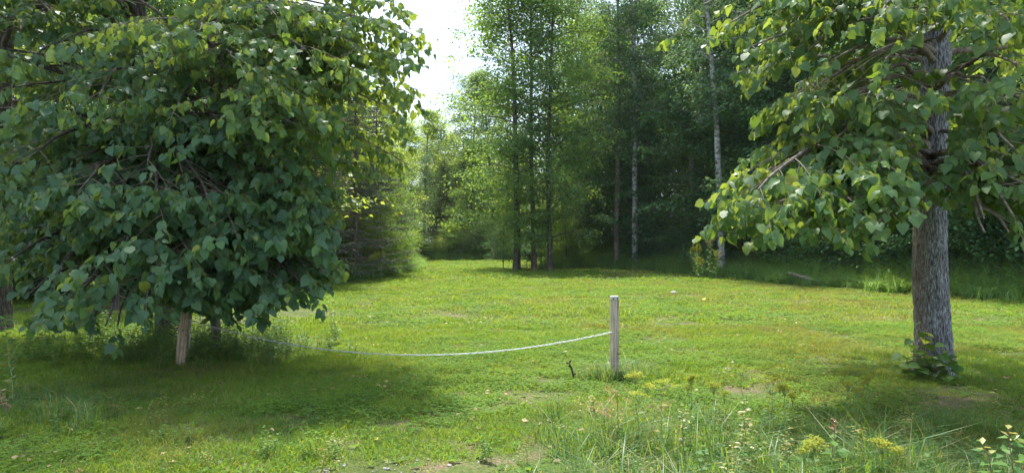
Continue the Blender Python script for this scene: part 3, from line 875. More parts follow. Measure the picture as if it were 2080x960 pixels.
def spruce_meshes(seed, H, Rm):
    global RNG
    keep = RNG; RNG = np.random.default_rng(seed); random.seed(seed)
    tr = MB(); zz = np.linspace(-.2, H, 10)
    tube(tr, np.stack([zz * 0, zz * 0, zz], -1), .13 * (1 - np.clip(zz, 0, H) / H) + .01, 8)
    cr = MB(); dead = MB()
    P_, D_, N_ = [], [], []
    s0, s1, sr, e0, e1 = [], [], [], [], []
    h = .5
    while h < H:
        f = h / H
        L0 = Rm * (1 - f) ** .8 + .12
        for k in range(7):
            az = random.uniform(0, 6.28); L = L0 * random.uniform(.75, 1.1)
            d = np.array([math.cos(az), math.sin(az), 0])
            u = np.linspace(0, 1, 7)[:, None]
            br = np.array([0, 0, h]) + d * L * u + np.array([0, 0, 1]) * (-.28 * L * u + .25 * L * u ** 2.5)
            s0.append(br[:-1]); s1.append(br[1:]); sr.append(np.linspace(.018, .004, 6))
            sd_ = np.array([-d[1], d[0], 0])
            bare = .5 if f < .35 else .15
            for j in range(int(L / .07)):
                t = random.uniform(0.08, 1.0)
                f2 = min(t, .999) * 6; q = int(f2); c = br[q] * (1 - (f2 - q)) + br[q + 1] * (f2 - q)
                sl = (.16 + .5 * (1 - t) * L * .5) * random.uniform(.5, 1.1)
                sg = random.choice([-1, 1])
                dd = norm(d * .6 + sd_ * sg * .8 + np.array([0, 0, random.uniform(-.5, .1)]))
                e = c + dd * sl
                if t < bare:
                    e0.append(c); e1.append(e); continue
                s0.append(c[None]); s1.append(e[None]); sr.append(np.array([.004]))
                m = int(sl / .012)
                tt = RNG.random(m)[:, None]
                P_.append(c + (e - c) * tt); D_.append(np.tile(dd, (m, 1)) * .9 + RNG.normal(0, .55, (m, 3))); N_.append(RNG.normal(0, 1, (m, 3)) + [0, 0, 1])
        h += random.uniform(.16, .28) * (1.2 - .5 * f)
    segs(tr, np.concatenate(s0), np.concatenate(s1), np.concatenate(sr), np.concatenate(sr) * .7)
    if e0: segs(dead, np.array(e0), np.array(e1), .004, .002)
    P_ = np.concatenate(P_); D_ = np.concatenate(D_); N_ = np.concatenate(N_)
    put_leaves(cr, LANCE, P_, D_, N_, .055 * RNG.lognormal(0, .2, len(P_)), 0, 1.0)
    RNG = keep
    print('spruce', len(P_))
    return tr.mesh('trunk', [BARK_BR]), cr.mesh('crown', [NEEDLE]), dead.mesh('dead_branches', [DEADWOOD])

KIND = {}
KIND['ash'] = [far_tree_meshes(11 + k, 19, 1.5, 4.3, 70, .155, LEAF_ASH, BARK_W, .19, OVAL, 34, 'ash', 14, .34) for k in range(2)]
KIND['ash_brown'] = [far_tree_meshes(15, 19, 4.3, 3.2, 55, .15, LEAF_ASH, BARK_BR, .17, OVAL, 32, 'ash', 12, .32)]
KIND['pale'] = [far_tree_meshes(17 + k, 15, 1.2, 4.3, 60, .17, LEAF_FAR_LIT, BARK_W, .15, OVAL, 34, 'ash', 13, .36) for k in range(2)]  # crowns use the far leaf colour with sunlight put into it
KIND['aspen'] = [far_tree_meshes(21 + k, 21, 6.5, 3.6, 50, .15, LEAF_ASPEN, BARK_A, .20, OVAL, 34, 'top', 13, .36) for k in range(2)]
KIND['birch'] = [far_tree_meshes(31, 19, 7.0, 3.0, 38, .145, LEAF_ASPEN, BARK_B, .20, OVAL, 30, 'top', 11, .34)]
KIND['dark'] = [far_tree_meshes(41 + k, 17, 1.2, 4.5, 66, .165, LEAF_DARK, BARK_W, .17, OVAL, 40, 'ash', 15, .42, .3, .26) for k in range(2)]
KIND['sapling'] = [far_tree_meshes(51 + k, 7.5, .6, 2.0, 34, .10, LEAF_SHRUB if k else LEAF_DARK, BARK_W, .05, OVAL, 40, 'round', 10, .30, .5, .4, .03) for k in range(3)]
KIND['shrub'] = [far_tree_meshes(61 + k, 2.6, .15, 1.2, 30, .085, LEAF_SHRUB, STEM_RED, .025, OVAL, 40, 'round', 7, .24, 1.1, .5, .02) for k in range(3)]
KIND['dark_shrub'] = [far_tree_meshes(65 + k, 2.6, .15, 1.3, 26, .10, LEAF_DARK, STEM_RED, .025, OVAL, 40, 'round', 7, .26, .9, .35, .02) for k in range(2)]
KIND['pale_shrub'] = [far_tree_meshes(68, 2.6, .15, 1.3, 28, .10, LEAF_FAR_LIT, STEM_RED, .025, OVAL, 40, 'round', 7, .26, .9, .4, .02)]  # far bushes look sunlit through their brightened leaf colour
KIND['maple'] = [far_tree_meshes(71, 13, 1.4, 4.4, 60, .17, LEAF_MAPLE, BARK_W, .16, OVAL, 38, 'round', 13, .42, .4, .3)]
KIND['spruce'] = [spruce_meshes(81, 8.5, 2.3), spruce_meshes(82, 6.5, 1.9)]
HEIGHT = dict(pale_shrub=2.6, dark_shrub=2.6, pale=15, ash=19, ash_brown=19, aspen=21, birch=19, dark=17, sapling=7.5, shrub=2.6, maple=13)
NAME = dict(ash='ash_tree', ash_brown='ash_tree', aspen='aspen_tree', birch='birch_tree', dark='forest_tree', sapling='sapling', shrub='shrub', dark_shrub='shrub', pale_shrub='shrub', pale='young_tree', maple='maple_tree', spruce='spruce_tree')
CNT = {}
def far_tree(kind, x, y, H, label, wide=1.0, group=None, var=None, rz=None, rscale=None):
    k = CNT[kind] = CNT.get(kind, -1) + 1
    v = KIND[kind][(k if var is None else var) % len(KIND[kind])]
    h0 = HEIGHT.get(kind) or (8.5 if v is KIND['spruce'][0] else 6.5)
    s = H / h0
    t = thing(NAME[kind], label, 'shrub' if 'shrub' in kind else 'tree', (x, y, float(gz(x, y))), group, random.uniform(0, 6.28) if rz is None else rz)
    for me, nm in zip(v, ('trunk', 'crown', 'dead_branches')):
        o = ob(nm if not ('shrub' in kind and nm == 'trunk') else 'stem', me, t)
        sw = s ** .6 * wide
        o.scale = (sw, sw, s)
        if nm != 'trunk': o['kind'] = 'stuff'
    return t

T = far_tree
# the trio standing out in the lawn
T('ash', X(1049, 40), 40.0, 18.5, 'left ash of the trio standing in the lawn, leafy down to the grass, dark trunk', 1.05, var=0)
T('ash_brown', X(1085, 39.5), 39.5, 20.5, 'middle tree of the trio in the lawn, brown bare lower trunk', .85)
T('ash', X(1117, 39.2), 39.2, 20, 'right ash of the trio in the lawn, near-black trunk with leaves hanging beside it', .8, var=1)
T('pale', X(1000, 66), 66, 17.0, 'light green tree showing between the tall gap tree and the trio', 1.0)
T('sapling', X(1022, 41.5), 41.5, 4.6, 'dark leafy sapling crowding the left trunk of the trio', .8, var=0)
T('sapling', X(1100, 41.8), 41.8, 3.8, 'small sapling between the two right trunks of the trio', .7, var=1)
T('sapling', X(1150, 42.5), 42.5, 4.2, 'yellow-green bush just right of the trio in the lawn', .9, var=1)
T('dark_shrub', X(1068, 40.6), 40.6, 1.0, 'low brush round the feet of the trio', 1.6)
T('dark', X(-20, 21), 21, 10, 'dark tree filling the gap at the left picture edge', .8)
T('dark_shrub', X(20, 18.5), 18.5, 2.6, 'dark bush low at the left picture edge behind the linden trunk', 1.4)
T('dark_shrub', X(110, 19.5), 19.5, 2.4, 'dark bush behind the big left linden, nearer the left edge', 1.5)
T('sapling', X(60, 20), 20, 5.5, 'leafy sapling between the two left linden trunks', 1.0, var=0)
T('dark_shrub', X(200, 20), 20, 2.2, 'dark bush behind the lone shaded trunk on the left', 1.5)
# far end of the clearing
T('pale', X(862, 68), 68, 14.2, 'round light green tree under the sky gap, far end of the clearing', 1.0)
T('pale', X(905, 70), 70, 12.4, 'pale green tree just left of the tall dark one at the far end', .8)
T('aspen', X(952, 66), 66, 17.5, 'tall darker tree right of the sky gap at the far end of the clearing', 1.0)
T('spruce', X(902, 64), 64, 9, 'dark pointed young conifer at the far end of the clearing', .9, var=0)
T('pale', X(955, 64), 64, 9, 'bushy blue-green tree at the far end beside the tree stump', .7)
T('sapling', X(930, 59.6), 59.6, 6.0, 'small yellow-green sapling at the far end between two darker trees', .8, var=1)
T('birch', X(862, 61), 61, 9.0, 'thin pale trunked young tree at the left of the far lawn edge', .6)
T('pale', X(815, 62), 62, 13, 'light green tree left of the round one at the far end', .8)
T('pale', X(782, 56), 56, 13, 'dull green tree left of the sky gap behind the bushes', .8)
# left side thicket
T('spruce', X(722, 29.5), 29.5, 8.8, 'blue-green spruce with dead grey lower twigs left of the clearing', 1.0, var=0)
T('spruce', X(765, 33.5), 33.5, 8.2, 'farther small spruce at the left side of the clearing', 1.1, var=1)
T('spruce', X(640, 27.0), 27.0, 8.0, 'spruce half hidden behind the drooping linden leaves', 1.05, var=0)
T('sapling', X(792, 37), 37, 5.0, 'bright leafy sapling where the left thicket meets the lawn', 1.0, var=1)
T('sapling', X(770, 31.5), 31.5, 3.9, 'low yellow-green sapling in front of the spruces', 1.0, var=1)
T('sapling', X(800, 44), 44, 5.5, 'leafy sapling at the far end of the left thicket', .9, var=0)
T('maple', X(640, 34), 34, 13, 'tall tree behind the spruces on the left', 1.0)
T('ash', X(740, 44), 44, 12.5, 'pale tree rising behind the two spruces on the left', .8)
T('maple', X(120, 20.5), 20.5, 13, 'sunlit maple with glowing yellow-green leaves behind the left lindens', 1.1)
T('maple', X(330, 24), 24, 13, 'second sunlit maple behind the big left linden', 1.0)
T('maple', X(500, 25), 25, 12, 'sunlit maple behind the slender linden stem', 1.0)
T('dark', X(-60, 19), 19, 12, 'dark tree beyond the left edge trunk', .8)
T('dark', X(235, 17), 17, 11.5, 'dark trunk standing alone in the shade behind the big left linden', .5)
# right-hand wood, first rows
T('ash', X(1196, 46), 46, 17, 'tree with drooping dull green crown right behind the trio', .8)
T('aspen', X(1252, 41.3), 41.3, 22, 'left of the two tall bare aspens with sky between their crowns', .75, var=0)
T('birch', X(1290, 40.6), 40.6, 21.5, 'tall pale trunked aspen, right one of the pair with sky between', .8)
T('aspen', X(1265, 50.3), 50.3, 19, 'greyish trunk close behind the two tall aspens', .7, var=1)
T('aspen', X(1150, 53.5), 53.5, 20, 'tall aspen behind the trio in the lawn', .8)
T('dark', X(1330, 41.7), 41.7, 12.0, 'dark leafy maple with flat layered boughs beside the pale aspen', .9)
T('aspen', X(1345, 49.2), 49.2, 21, 'tall dull aspen rising behind the layered dark maple', 1.0)
T('aspen', X(1400, 38.5), 38.5, 20, 'tall aspen whose thin trunk stands left of the white-footed birch', .95)
T('birch', X(1466, 32.5), 32.5, 19, 'birch with white mottled foot in the dark wood', .85)
T('dark', X(1410, 39.1), 39.1, 10.5, 'bushy dark tree left of the white-footed birch', .85)
T('dark', X(1530, 34.2), 34.2, 16, 'dark tree right of the birch, behind the linden boughs', .9)
T('dark', X(1620, 31.0), 31.0, 15, 'dark tree behind the fallen log', .9)
T('dark', X(1720, 28.9), 28.9, 15, 'shadowy tree between the fallen log and the right linden trunk', .9)
T('birch', X(1808, 33.2), 33.2, 13, 'thin silvery trunk seen left of the right linden trunk', .5)
T('dark', X(1850, 25.7), 25.7, 15, 'dark tree directly behind the right linden trunk', .9)
T('dark', X(1990, 22.5), 22.5, 14, 'dark tree right of the right linden trunk', .9)
T('dark', X(2090, 20.9), 20.9, 14, 'dark tree at the right edge of the photo', .9)

LAND = [(60, 'the left edge trunk'), (340, 'the big left linden'), (430, 'the slender grey stem'), (640, 'the drooping linden leaves'), (722, 'the first spruce'), (790, 'the second spruce'),
        (862, 'the round light tree'), (905, 'the pointed conifer'), (960, 'the tall gap tree'), (1005, 'the tree stump'), (1049, 'the leafy dark trio trunk'), (1085, 'the brown trio trunk'), (1117, 'the near-black trio trunk'),
        (1180, 'the gap beside the trio'), (1252, 'the left bare aspen'), (1290, 'the pale aspen'), (1345, 'the layered maple'), (1425, 'the rust tinged weeds'), (1466, 'the white-footed birch'),
        (1560, 'the left linden bough tips'), (1640, 'the fallen log'), (1740, 'the dark gap right of the log'), (1808, 'the silvery trunk'), (1900, 'the right linden trunk'), (2000, 'the right linden'), (2080, 'the right picture edge')]
ORD = ['first', 'second', 'third', 'fourth', 'fifth', 'sixth', 'seventh', 'eighth', 'ninth', 'tenth', 'eleventh', 'twelfth', 'thirteenth', 'fourteenth']
PLACED = []
def landmark(x, y):
    px = x / max(y, 1) * F + 1040
    if px > 2110: return 'the right picture edge'
    if px < -30: return 'the left picture edge'
    return min(LAND, key=lambda q: abs(q[0] - px))[1]
def name_placed():
    seen = {}
    for t, what, rel in PLACED:
        seen.setdefault((what, landmark(t.location.x, t.location.y)), []).append((t.location.x / t.location.y, t, rel))
    for (what, lm), v in seen.items():
        v.sort(key=lambda q: q[0])
        for k, (_, t, rel) in enumerate(v):
            n = '' if len(v) == 1 else (', leftmost' if k == 0 else (', rightmost' if k == len(v) - 1 else ', %s from left' % ORD[min(k, 13)]))
            t['label'] = '%s %s %s%s' % (what, rel, lm, n)

# wood behind
def fill(n, poly, kinds, hh, label, group, mind=2.0, wide=(.8, 1.1)):
    poly = np.array(poly, float)
    pts = []
    x0, y0 = poly.min(0); x1, y1 = poly.max(0)
    tries = 0
    while len(pts) < n and tries < 6000:
        tries += 1
        x = random.uniform(x0, x1); y = random.uniform(y0, y1)
        if not inside(np.array([x]), np.array([y]), poly)[0]: continue
        if any(math.hypot(x - a, y - b) < mind for a, b in pts): continue
        pts.append((x, y))
    for x, y in pts:
        PLACED.append((T(random.choice(kinds), x, y, random.uniform(*hh), label, random.uniform(*wide), group), label, 'behind'))
fill(46, [(5.5, 48), (9, 43), (13, 34), (15.5, 27), (19, 20), (34, 22), (34, 60), (5.5, 62)], ['dark', 'aspen', 'dark', 'aspen', 'ash'], (14, 21),
     'deep tree', 'trees deep in the right-hand wood', 2.2)
fill(16, [(-12, 72), (-14, 92), (12, 92), (8, 66), (4, 68)], ['pale', 'pale', 'aspen', 'dark'], (11, 14),
     'far tree', 'trees beyond the far end of the clearing', 2.8)
fill(22, [(-8, 40), (-10, 60), (-40, 60), (-40, 22), (-16, 22), (-9, 30)], ['dark', 'maple', 'ash', 'aspen'], (11, 15),
     'tree in the left wood', 'trees in the left-hand wood', 2.8)
fill(12, [(1.6, 43.5), (6, 44), (6, 50), (2.5, 52)], ['sapling'], (3, 6.0), 'sapling beyond the trio', 'saplings behind the trio', 1.1, (.8, 1.1))

# shrubs along the edges
def shrubs(path, n, off, hh, label, group, kinds=('shrub',), wide=(.9, 1.3)):
    path = np.array(path, float)
    seg = np.hypot(*np.diff(path, axis=0).T); cum = np.concatenate([[0], np.cumsum(seg)])
    for k in range(n):
        s = (k + random.uniform(.2, .8)) / n * cum[-1]
        x = np.interp(s, cum, path[:, 0]); y = np.interp(s, cum, path[:, 1])
        i = min(np.searchsorted(cum, s) - 1, len(seg) - 1)
        d = (path[i + 1] - path[i]) / seg[i]
        o = random.uniform(*off)
        PLACED.append((T(random.choice(kinds), x + d[1] * o, y - d[0] * o, random.uniform(*hh), label, random.uniform(*wide), group), label, 'by'))
shrubs([(4.2, 43.5), (6.8, 41), (9.6, 33), (11, 26.8), (12.8, 22), (15, 18), (20, 14.5)], 34, (-2.6, -.9), (1.6, 3.4),
       'shaded bush at right', 'bushes along the right-hand wood', ('dark_shrub', 'shrub', 'dark_shrub', 'sapling'))
shrubs([(15, 19.5), (13, 24), (11, 30), (9, 38), (6.5, 44.5)], 20, (.6, 2.2), (4, 7.5),
       'small understorey tree', 'understorey of the right-hand wood', ('sapling',))
shrubs([(-14, 21), (-9, 23.5), (-7.0, 26.5), (-6.4, 32), (-6.0, 39.5), (-7.5, 50), (-7.8, 58)], 26, (-1.6, -.4), (1.3, 2.6),
       'green bush at left', 'bushes along the left-hand thicket')
shrubs([(-7.8, 59), (0.5, 59.5)], 9, (-1.2, .8), (1.6, 3.2), 'bush on the far lawn edge', 'bushes at the far end of the clearing', ('pale_shrub', 'pale_shrub', 'sapling'))

name_placed()

# undergrowth along the edges of the lawn
def tall_sources(n, rad, h0, h1, w, mats, leafy=0, flower=0):
    out = []
    for k in range(4):
        m = MB(); blades(m, n, rad, h0, h1, w, .45, 0, .8)
        for q in range(leafy):
            hh = random.uniform(h0, h1) * 1.05; a = random.random() * 6.28; r = rad * random.random()
            b = np.array([r * math.cos(a), r * math.sin(a), 0]); K = 16
            t = np.linspace(.15, 1, K)[:, None]
            p = b + t * np.array([random.uniform(-.1, .1), random.uniform(-.1, .1), hh])
            an = np.arange(K) * 2.4
            d = np.stack([np.cos(an), np.sin(an), np.full(K, .25)], -1)
            put_leaves(m, OVAL, p, d, np.tile([0, 0, 1.0], (K, 1)), .10 * (1.2 - t[:, 0] * .5), 1, .7)
        out.append(m.mesh('undergrowth_clump', mats))
    return out
def band(x0, x1, y0, y1, step, lo, hi):
    x, y = jitter_grid(x0, x1, y0, y1, step)
    dd = edge_dist(x, y); ins = inside(x, y, LAWN)
    dd = np.where(ins, -dd, dd) + (vnoise(x, y, .8) - .5) * .9
    k = (dd > lo) & (dd < hi) & in_view(x, y, 3)
    return x[k], y[k], dd[k]
src = tall_sources(75, .35, .35, .95, .018, [GRASS_EDGE, LEAF_SHRUB], 9)
x, y, dd = band(-17, 22, 11, 64, .38, -.15, 3.4)
s = (0.5 + .95 * np.clip(dd / 1.6, 0, 1)) * RNG.uniform(.7, 1.5, len(x))
scatter('undergrowth', src, x, y, RNG.integers(0, 4, len(x)), np.stack([np.full(len(x), 1.1), np.full(len(x), 1.1), s], -1),
        'tall grass and leafy weeds along the edge of the woods', 'undergrowth')

# ------------------------------------------------------------------ posts and chain
def wood_material(name, c0, c1, c2):
    m, nt, out = new_mat(name)
    t = nt.nodes.new('ShaderNodeTexCoord')
    mp = nt.nodes.new('ShaderNodeMapping'); mp.inputs['Scale'].default_value = (1, 1, .05)
    nt.links.new(t.outputs['Object'], mp.inputs['Vector'])
    a = noise_tex(nt, mp.outputs[0], 75, 5, .6)
    b = noise_tex(nt, t.outputs['Object'], 6, 3)
    col = ramp(nt, [(.36, c0), (.5, c1), (.62, c2)], a)
    col = mixc(nt, 1.0, col, ramp(nt, [(.3, (.8, .78, .78)), (.7, (1.15, 1.12, 1.08))], b), 'MULTIPLY')
    p = nt.nodes.new('ShaderNodeBsdfPrincipled'); nt.links.new(col, p.inputs['Base Color']); p.inputs['Roughness'].default_value = .85
    bp = nt.nodes.new('ShaderNodeBump'); bp.inputs['Strength'].default_value = .5; bp.inputs['Distance'].default_value = .004
    nt.links.new(a, bp.inputs['Height']); nt.links.new(bp.outputs[0], p.inputs['Normal'])
    nt.links.new(p.outputs[0], out.inputs['Surface'])
    return m
WOOD_G = wood_material('weathered_grey_wood', (.20, .155, .115), (.36, .30, .24), (.50, .44, .37))
WOOD_T = wood_material('tan_wood', (.19, .14, .09), (.35, .27, .18), (.45, .37, .26))
METAL = plain_mat('galvanised_steel', (.50, .53, .56), .5, .5, .15, 30)
RUST = plain_mat('dark_steel', (.10, .07, .055), .6, .4, .3)
PALE = plain_mat('sun_bleached_wood', (.50, .48, .45), .9, var=.15)

import bmesh
def bevel_box(name, sx, sy, z0, z1, mat, parent, bev=.006, cut=0.0, loc=(0, 0, 0)):
    bm = bmesh.new()
    bmesh.ops.create_cube(bm, size=1.0)
    for v in bm.verts:
        z = z0 if v.co.z < 0 else z1
        v.co = Vector((v.co.x * sx + loc[0], v.co.y * sy + loc[1], z + (cut * v.co.x / .5 if v.co.z > 0 else 0)))
    bmesh.ops.bevel(bm, geom=list(bm.edges), offset=bev, segments=2, affect='EDGES')
    me = bpy.data.meshes.new(name); bm.to_mesh(me); bm.free(); me.materials.append(mat)
    return ob(name, me, parent)
def disc_knob(name, r, depth, mat, parent, loc, axis='Y'):
    m = MB()
    tube(m, [(loc[0], loc[1], loc[2]), (loc[0], loc[1] - depth, loc[2])], r, 10)
    return m.obj(name, mat, parent, smooth=False)

PR = (X(1248, 8.35), 8.35)
pr = thing('wooden_post', 'upright weathered grey wooden post at the right end of the chain', 'post', (PR[0], PR[1], float(gz(*PR))), rz=R(6))
gp_ = pr.location.z
bevel_box('shaft', .086, .086, -.12 - gp_, .925, WOOD_G, pr, .005)
tb = bevel_box('top_block', .090, .090, .926, .972, PALE, pr, .006)
for bx in (-.024, .024):
    disc_knob('bolt', .009, .012, RUST, tb, (bx, -.043, .945))
disc_knob('knot', .010, .003, RUST, pr, (.030, -.0425, .30))
PL = (X(369, 9.05), 9.05)
pl = thing('wooden_post', 'leaning tan wooden post at the left end of the chain, under the linden leaves', 'post', (PL[0], PL[1], float(gz(*PL))), rz=R(33))
pl.rotation_euler = (R(1.0), R(5.2), R(0))
bevel_box('shaft', .125, .095, -.15, 1.02, WOOD_T, pl, .006, cut=.02)
disc_knob('knot', .009, .004, RUST, pl, (.0, -.047, .46))

CL = P(381.5, 648, 8.98); CR_ = P(1241, 674, 8.33)
chain = thing('chain', 'galvanised steel chain hanging slack between the two wooden posts', 'chain', tuple(CL))
def link_mesh():
    m = MB(); n = 10; A = .0145; B = .0085; r = .0026
    a = np.linspace(0, 2 * np.pi, n, endpoint=False)
    c = np.stack([A * np.sign(np.cos(a)) * np.abs(np.cos(a)) ** .8, B * np.sign(np.sin(a)) * np.abs(np.sin(a)) ** .8, 0 * a], -1)
    t = norm(np.roll(c, -1, 0) - np.roll(c, 1, 0)); o = np.cross(t, [0, 0, 1.0])
    b = np.linspace(0, 2 * np.pi, 4, endpoint=False) + .4
    V = c[:, None] + r * (np.cos(b)[None, :, None] * o[:, None] + np.sin(b)[None, :, None] * np.array([0, 0, 1.0]))
    i = np.arange(n)[:, None]; k = np.arange(4)[None]
    q = np.stack([i * 4 + k, i * 4 + (k + 1) % 4, ((i + 1) % n) * 4 + (k + 1) % 4, ((i + 1) % n) * 4 + k], -1).reshape(-1, 4)
    m.add(V.reshape(-1, 3), q)
    return m.mesh('chain_link', [METAL])
LM = link_mesh()
def lay(pts, spacing):
    pts = np.asarray(pts); seg = np.linalg.norm(np.diff(pts, axis=0), axis=1); cum = np.concatenate([[0], np.cumsum(seg)])
    n = int(cum[-1] / spacing)
    for k in range(n + 1):
        s = k * cum[-1] / n
        p = np.array([np.interp(s, cum, pts[:, i]) for i in range(3)])
        i = min(max(np.searchsorted(cum, s) - 1, 0), len(seg) - 1)
        t = Vector(pts[i + 1] - pts[i]).normalized()
        q = t.to_track_quat('X', 'Z')
        roll = (R(45) if k % 2 else R(-45)) + random.uniform(-.25, .25)
        o = bpy.data.objects.new('chain_link', LM); COL.objects.link(o); o.parent = chain
        m = q.to_matrix().to_4x4() @ Matrix.Rotation(roll, 4, 'X')
        m.translation = Vector(p - CL)
        o.matrix_local = m
u = np.linspace(0, 1, 120)
line = CL + (CR_ - CL) * u[:, None]
line[:, 2] -= 4 * .352 * u * (1 - u)
lay(line, .0212)
tx = P(387.5, 653, 8.97)
tail = np.array([tx + np.array([.006 * math.sin(k * .8) - .0009 * k, 0, -.02 * k]) for k in range(17)])
lay(tail, .0212)
m = MB(); ang = np.linspace(0, 1.7 * np.pi, 12)
tube(m, [np.array([-.012, 0, 0]) + .014 * np.array([-math.cos(q), 0, math.sin(q)]) for q in ang], .003, 6)
m.obj('hook', RUST, chain)
m = MB(); e = CR_ - CL
tube(m, [e, e + [.02, 0, .001], e + [.035, 0, .004]], .004, 6); m.obj('hook', METAL, chain)

# ------------------------------------------------------------------ foreground tall grass
fsrc = []
for k in range(5):
    m = MB(); blades(m, 40, .10, .10, .42, .0065, .75, 0, 1.1); fsrc.append(m.mesh('tall_tuft', [GRASS_TALL]))
for k in range(2):
    m = MB(); blades(m, 30, .09, .10, .30, .010, .55, 0, 1.0); blades(m, 5, .05, .4, .55, .004, .3, 0, .6); fsrc.append(m.mesh('broad_tuft', [GRASS_TALL]))
def tall_zone(x0, x1, y0, y1, step, fn, hfn):
    x, y = jitter_grid(x0, x1, y0, y1, step)
    k = (RNG.random(len(x)) < fn(x, y)) & in_view(x, y, .6)
    x, y = x[k], y[k]
    return x, y, hfn(x, y) * RNG.uniform(.6, 1.2, len(x))
def f1(x, y):
    edge = 5.7 + .30 * np.sin(x * 2.1) + np.clip(x - 2.2, 0, 9) * -.05
    c = 1 / (1 + np.exp((y - edge) * 5)) * (1 / (1 + np.exp(-(x - .25 - (y - 4.5) * .15) * 6)))
    return c * (.10 + .70 * (vnoise(x, y, 2.6) > .5)) * np.where(x > 2.6, .65, 1.0)
X1, Y1, H1 = tall_zone(0, 5, 3.3, 6.6, .115, f1, lambda x, y: np.where(x > 2.6, .8, 1.1) * (.6 + .7 * vnoise(x, y, 1.7)))
def f2(x, y):
    return .75 * np.exp(-((x + 4.5) / .75) ** 2 - ((y - 6.7) / .75) ** 2)
X2, Y2, H2 = tall_zone(-6, -2.5, 5, 9, .13, f2, lambda x, y: .55 + 0 * x)
def f3(x, y):
    return .95 * np.exp(-((x - PR[0] - .02) / .22) ** 2 - ((y - 8.35) / .22) ** 2)
X3, Y3, H3 = tall_zone(.5, 2, 7.6, 9, .07, f3, lambda x, y: .65 + 0 * x)
def f4(x, y):
    return .8 * np.exp(-((x + 4.3) / 1.1) ** 2 - ((y - 9.9) / .75) ** 2) + .6 * np.exp(-((x - 5.1) / .5) ** 2 - ((y - 8.4) / .4) ** 2)
X4, Y4, H4 = tall_zone(-7, 6, 8, 11.5, .13, f4, lambda x, y: np.where(x > 0, .35, .75) + 0 * x)
XX = np.concatenate([X1, X2, X3, X4]); YY = np.concatenate([Y1, Y2, Y3, Y4]); HH = np.concatenate([H1, H2, H3, H4])
scatter('tall_grass', fsrc, XX, YY, RNG.integers(0, 7, len(XX)), np.stack([.6 + .5 * HH, .6 + .5 * HH, HH], -1), 'unmown tall grass at the foot of the photo and round the posts', 'grass', .06)

# weeds and dense leafy bits in the dark under the left linden
wsrc = []
for k in range(5):
    m = MB()
    for q in range(5):
        hh = random.uniform(.15, .5); a = random.random() * 6.28; r = .15 * random.random(); K = 12
        t = np.linspace(.2, 1, K)[:, None]; b = np.array([r * math.cos(a), r * math.sin(a), 0])
        p = b + t * np.array([random.uniform(-.12, .12), random.uniform(-.12, .12), hh]); an = np.arange(K) * 2.4 + random.random()
        d = np.stack([np.cos(an), np.sin(an), np.full(K, .1)], -1)
        segs(m, b[None], p[-1:], .003, .0015)
        put_leaves(m, ROUND, p, d, np.tile([0, 0, 1.0], (K, 1)) + RNG.normal(0, .3, (K, 3)), .055 * (1.25 - t[:, 0] * .5), 0 if k < 3 else 1, .8)
    wsrc.append(m.mesh('leafy_weed', [WEED_GREEN, WEED_YELLOW]))
def f5(x, y):
    return .9 * np.exp(-((x + 4.6) / 1.4) ** 4 - ((y - 10.1) / .9) ** 2) + .5 * (y < 6.2) * (x > .7) * (vnoise(x, y, 1.9) > .45) + .06 * (y < 7)
x, y, h = tall_zone(-7, 5, 3.8, 12, .17, f5, lambda x, y: np.where(y > 8, 1.15, .45) + 0 * x)
scatter('low_weeds', wsrc, x, y, np.where((y < 7) & (RNG.random(len(x)) < .4), RNG.integers(3, 5, len(x)), RNG.integers(0, 3, len(x))), np.stack([h * .8 + .2, h * .8 + .2, h], -1), 'low leafy weeds under the left linden and in the front grass', 'weeds')

# leaf litter, small stones
lsrc = []
for k in range(4):
    m = MB(); n = 5
    pos = np.stack([RNG.uniform(-.2, .2, n), RNG.uniform(-.2, .2, n), RNG.uniform(.02, .05, n)], -1)
    a = RNG.random(n) * 6.28
    put_leaves(m, OVAL, pos, np.stack([np.cos(a), np.sin(a), 0 * a], -1), np.stack([RNG.normal(0, .5, n), RNG.normal(0, .5, n), np.ones(n)], -1), RNG.uniform(.03, .07, n), 0, 1.1)
    lsrc.append(m.mesh('dry_leaves', [DRY]))
x, y = jitter_grid(-20, 20, 4, 30, .55)
k = in_view(x, y) & inside(x, y, LAWN) & (RNG.random(len(x)) < .22 + .25 * (vnoise(x, y, .6) > .55))
x, y = x[k], y[k]
scatter('leaf_litter', lsrc, x, y, RNG.integers(0, 4, len(x)), np.ones((len(x), 3)), 'small dry brown and straw coloured leaves strewn over the lawn', 'leaf litter', .1)
STONE = plain_mat('grey_stone', (.26, .245, .23), .9, var=.35, scale=14)
def stone_mesh(seed, r=1.0):
    bm = bmesh.new(); bmesh.ops.create_icosphere(bm, subdivisions=2, radius=r)
    for v in bm.verts:
        v.co *= 1 + .35 * noise.noise(v.co * 1.7 + Vector((seed * 7.1, 0, 0)))
        v.co.z *= .55
    me = bpy.data.meshes.new('stone'); bm.to_mesh(me); bm.free(); me.materials.append(STONE)
    me.polygons.foreach_set('use_smooth', np.ones(len(me.polygons), bool))
    return me
st = [stone_mesh(q) for q in range(3)]
n = 220
x = np.concatenate([RNG.normal(-1.5, .55, n), RNG.normal(.1, .4, 40)]); y = np.concatenate([RNG.normal(4.95, .28, n), RNG.normal(4.9, .2, 40)])
s = RNG.lognormal(-5.0, .45, len(x))
scatter('gravel', st, x, y, RNG.integers(0, 3, len(x)), np.stack([s, s, s], -1), 'loose grey gravel in the worn ground at the bottom of the photo', 'gravel', .3, .004)

# ------------------------------------------------------------------ single small things
def base_at(px, py):
    y = EYE * F / (py - HOR); x = X(px, y)
    return x, y, float(gz(x, y))

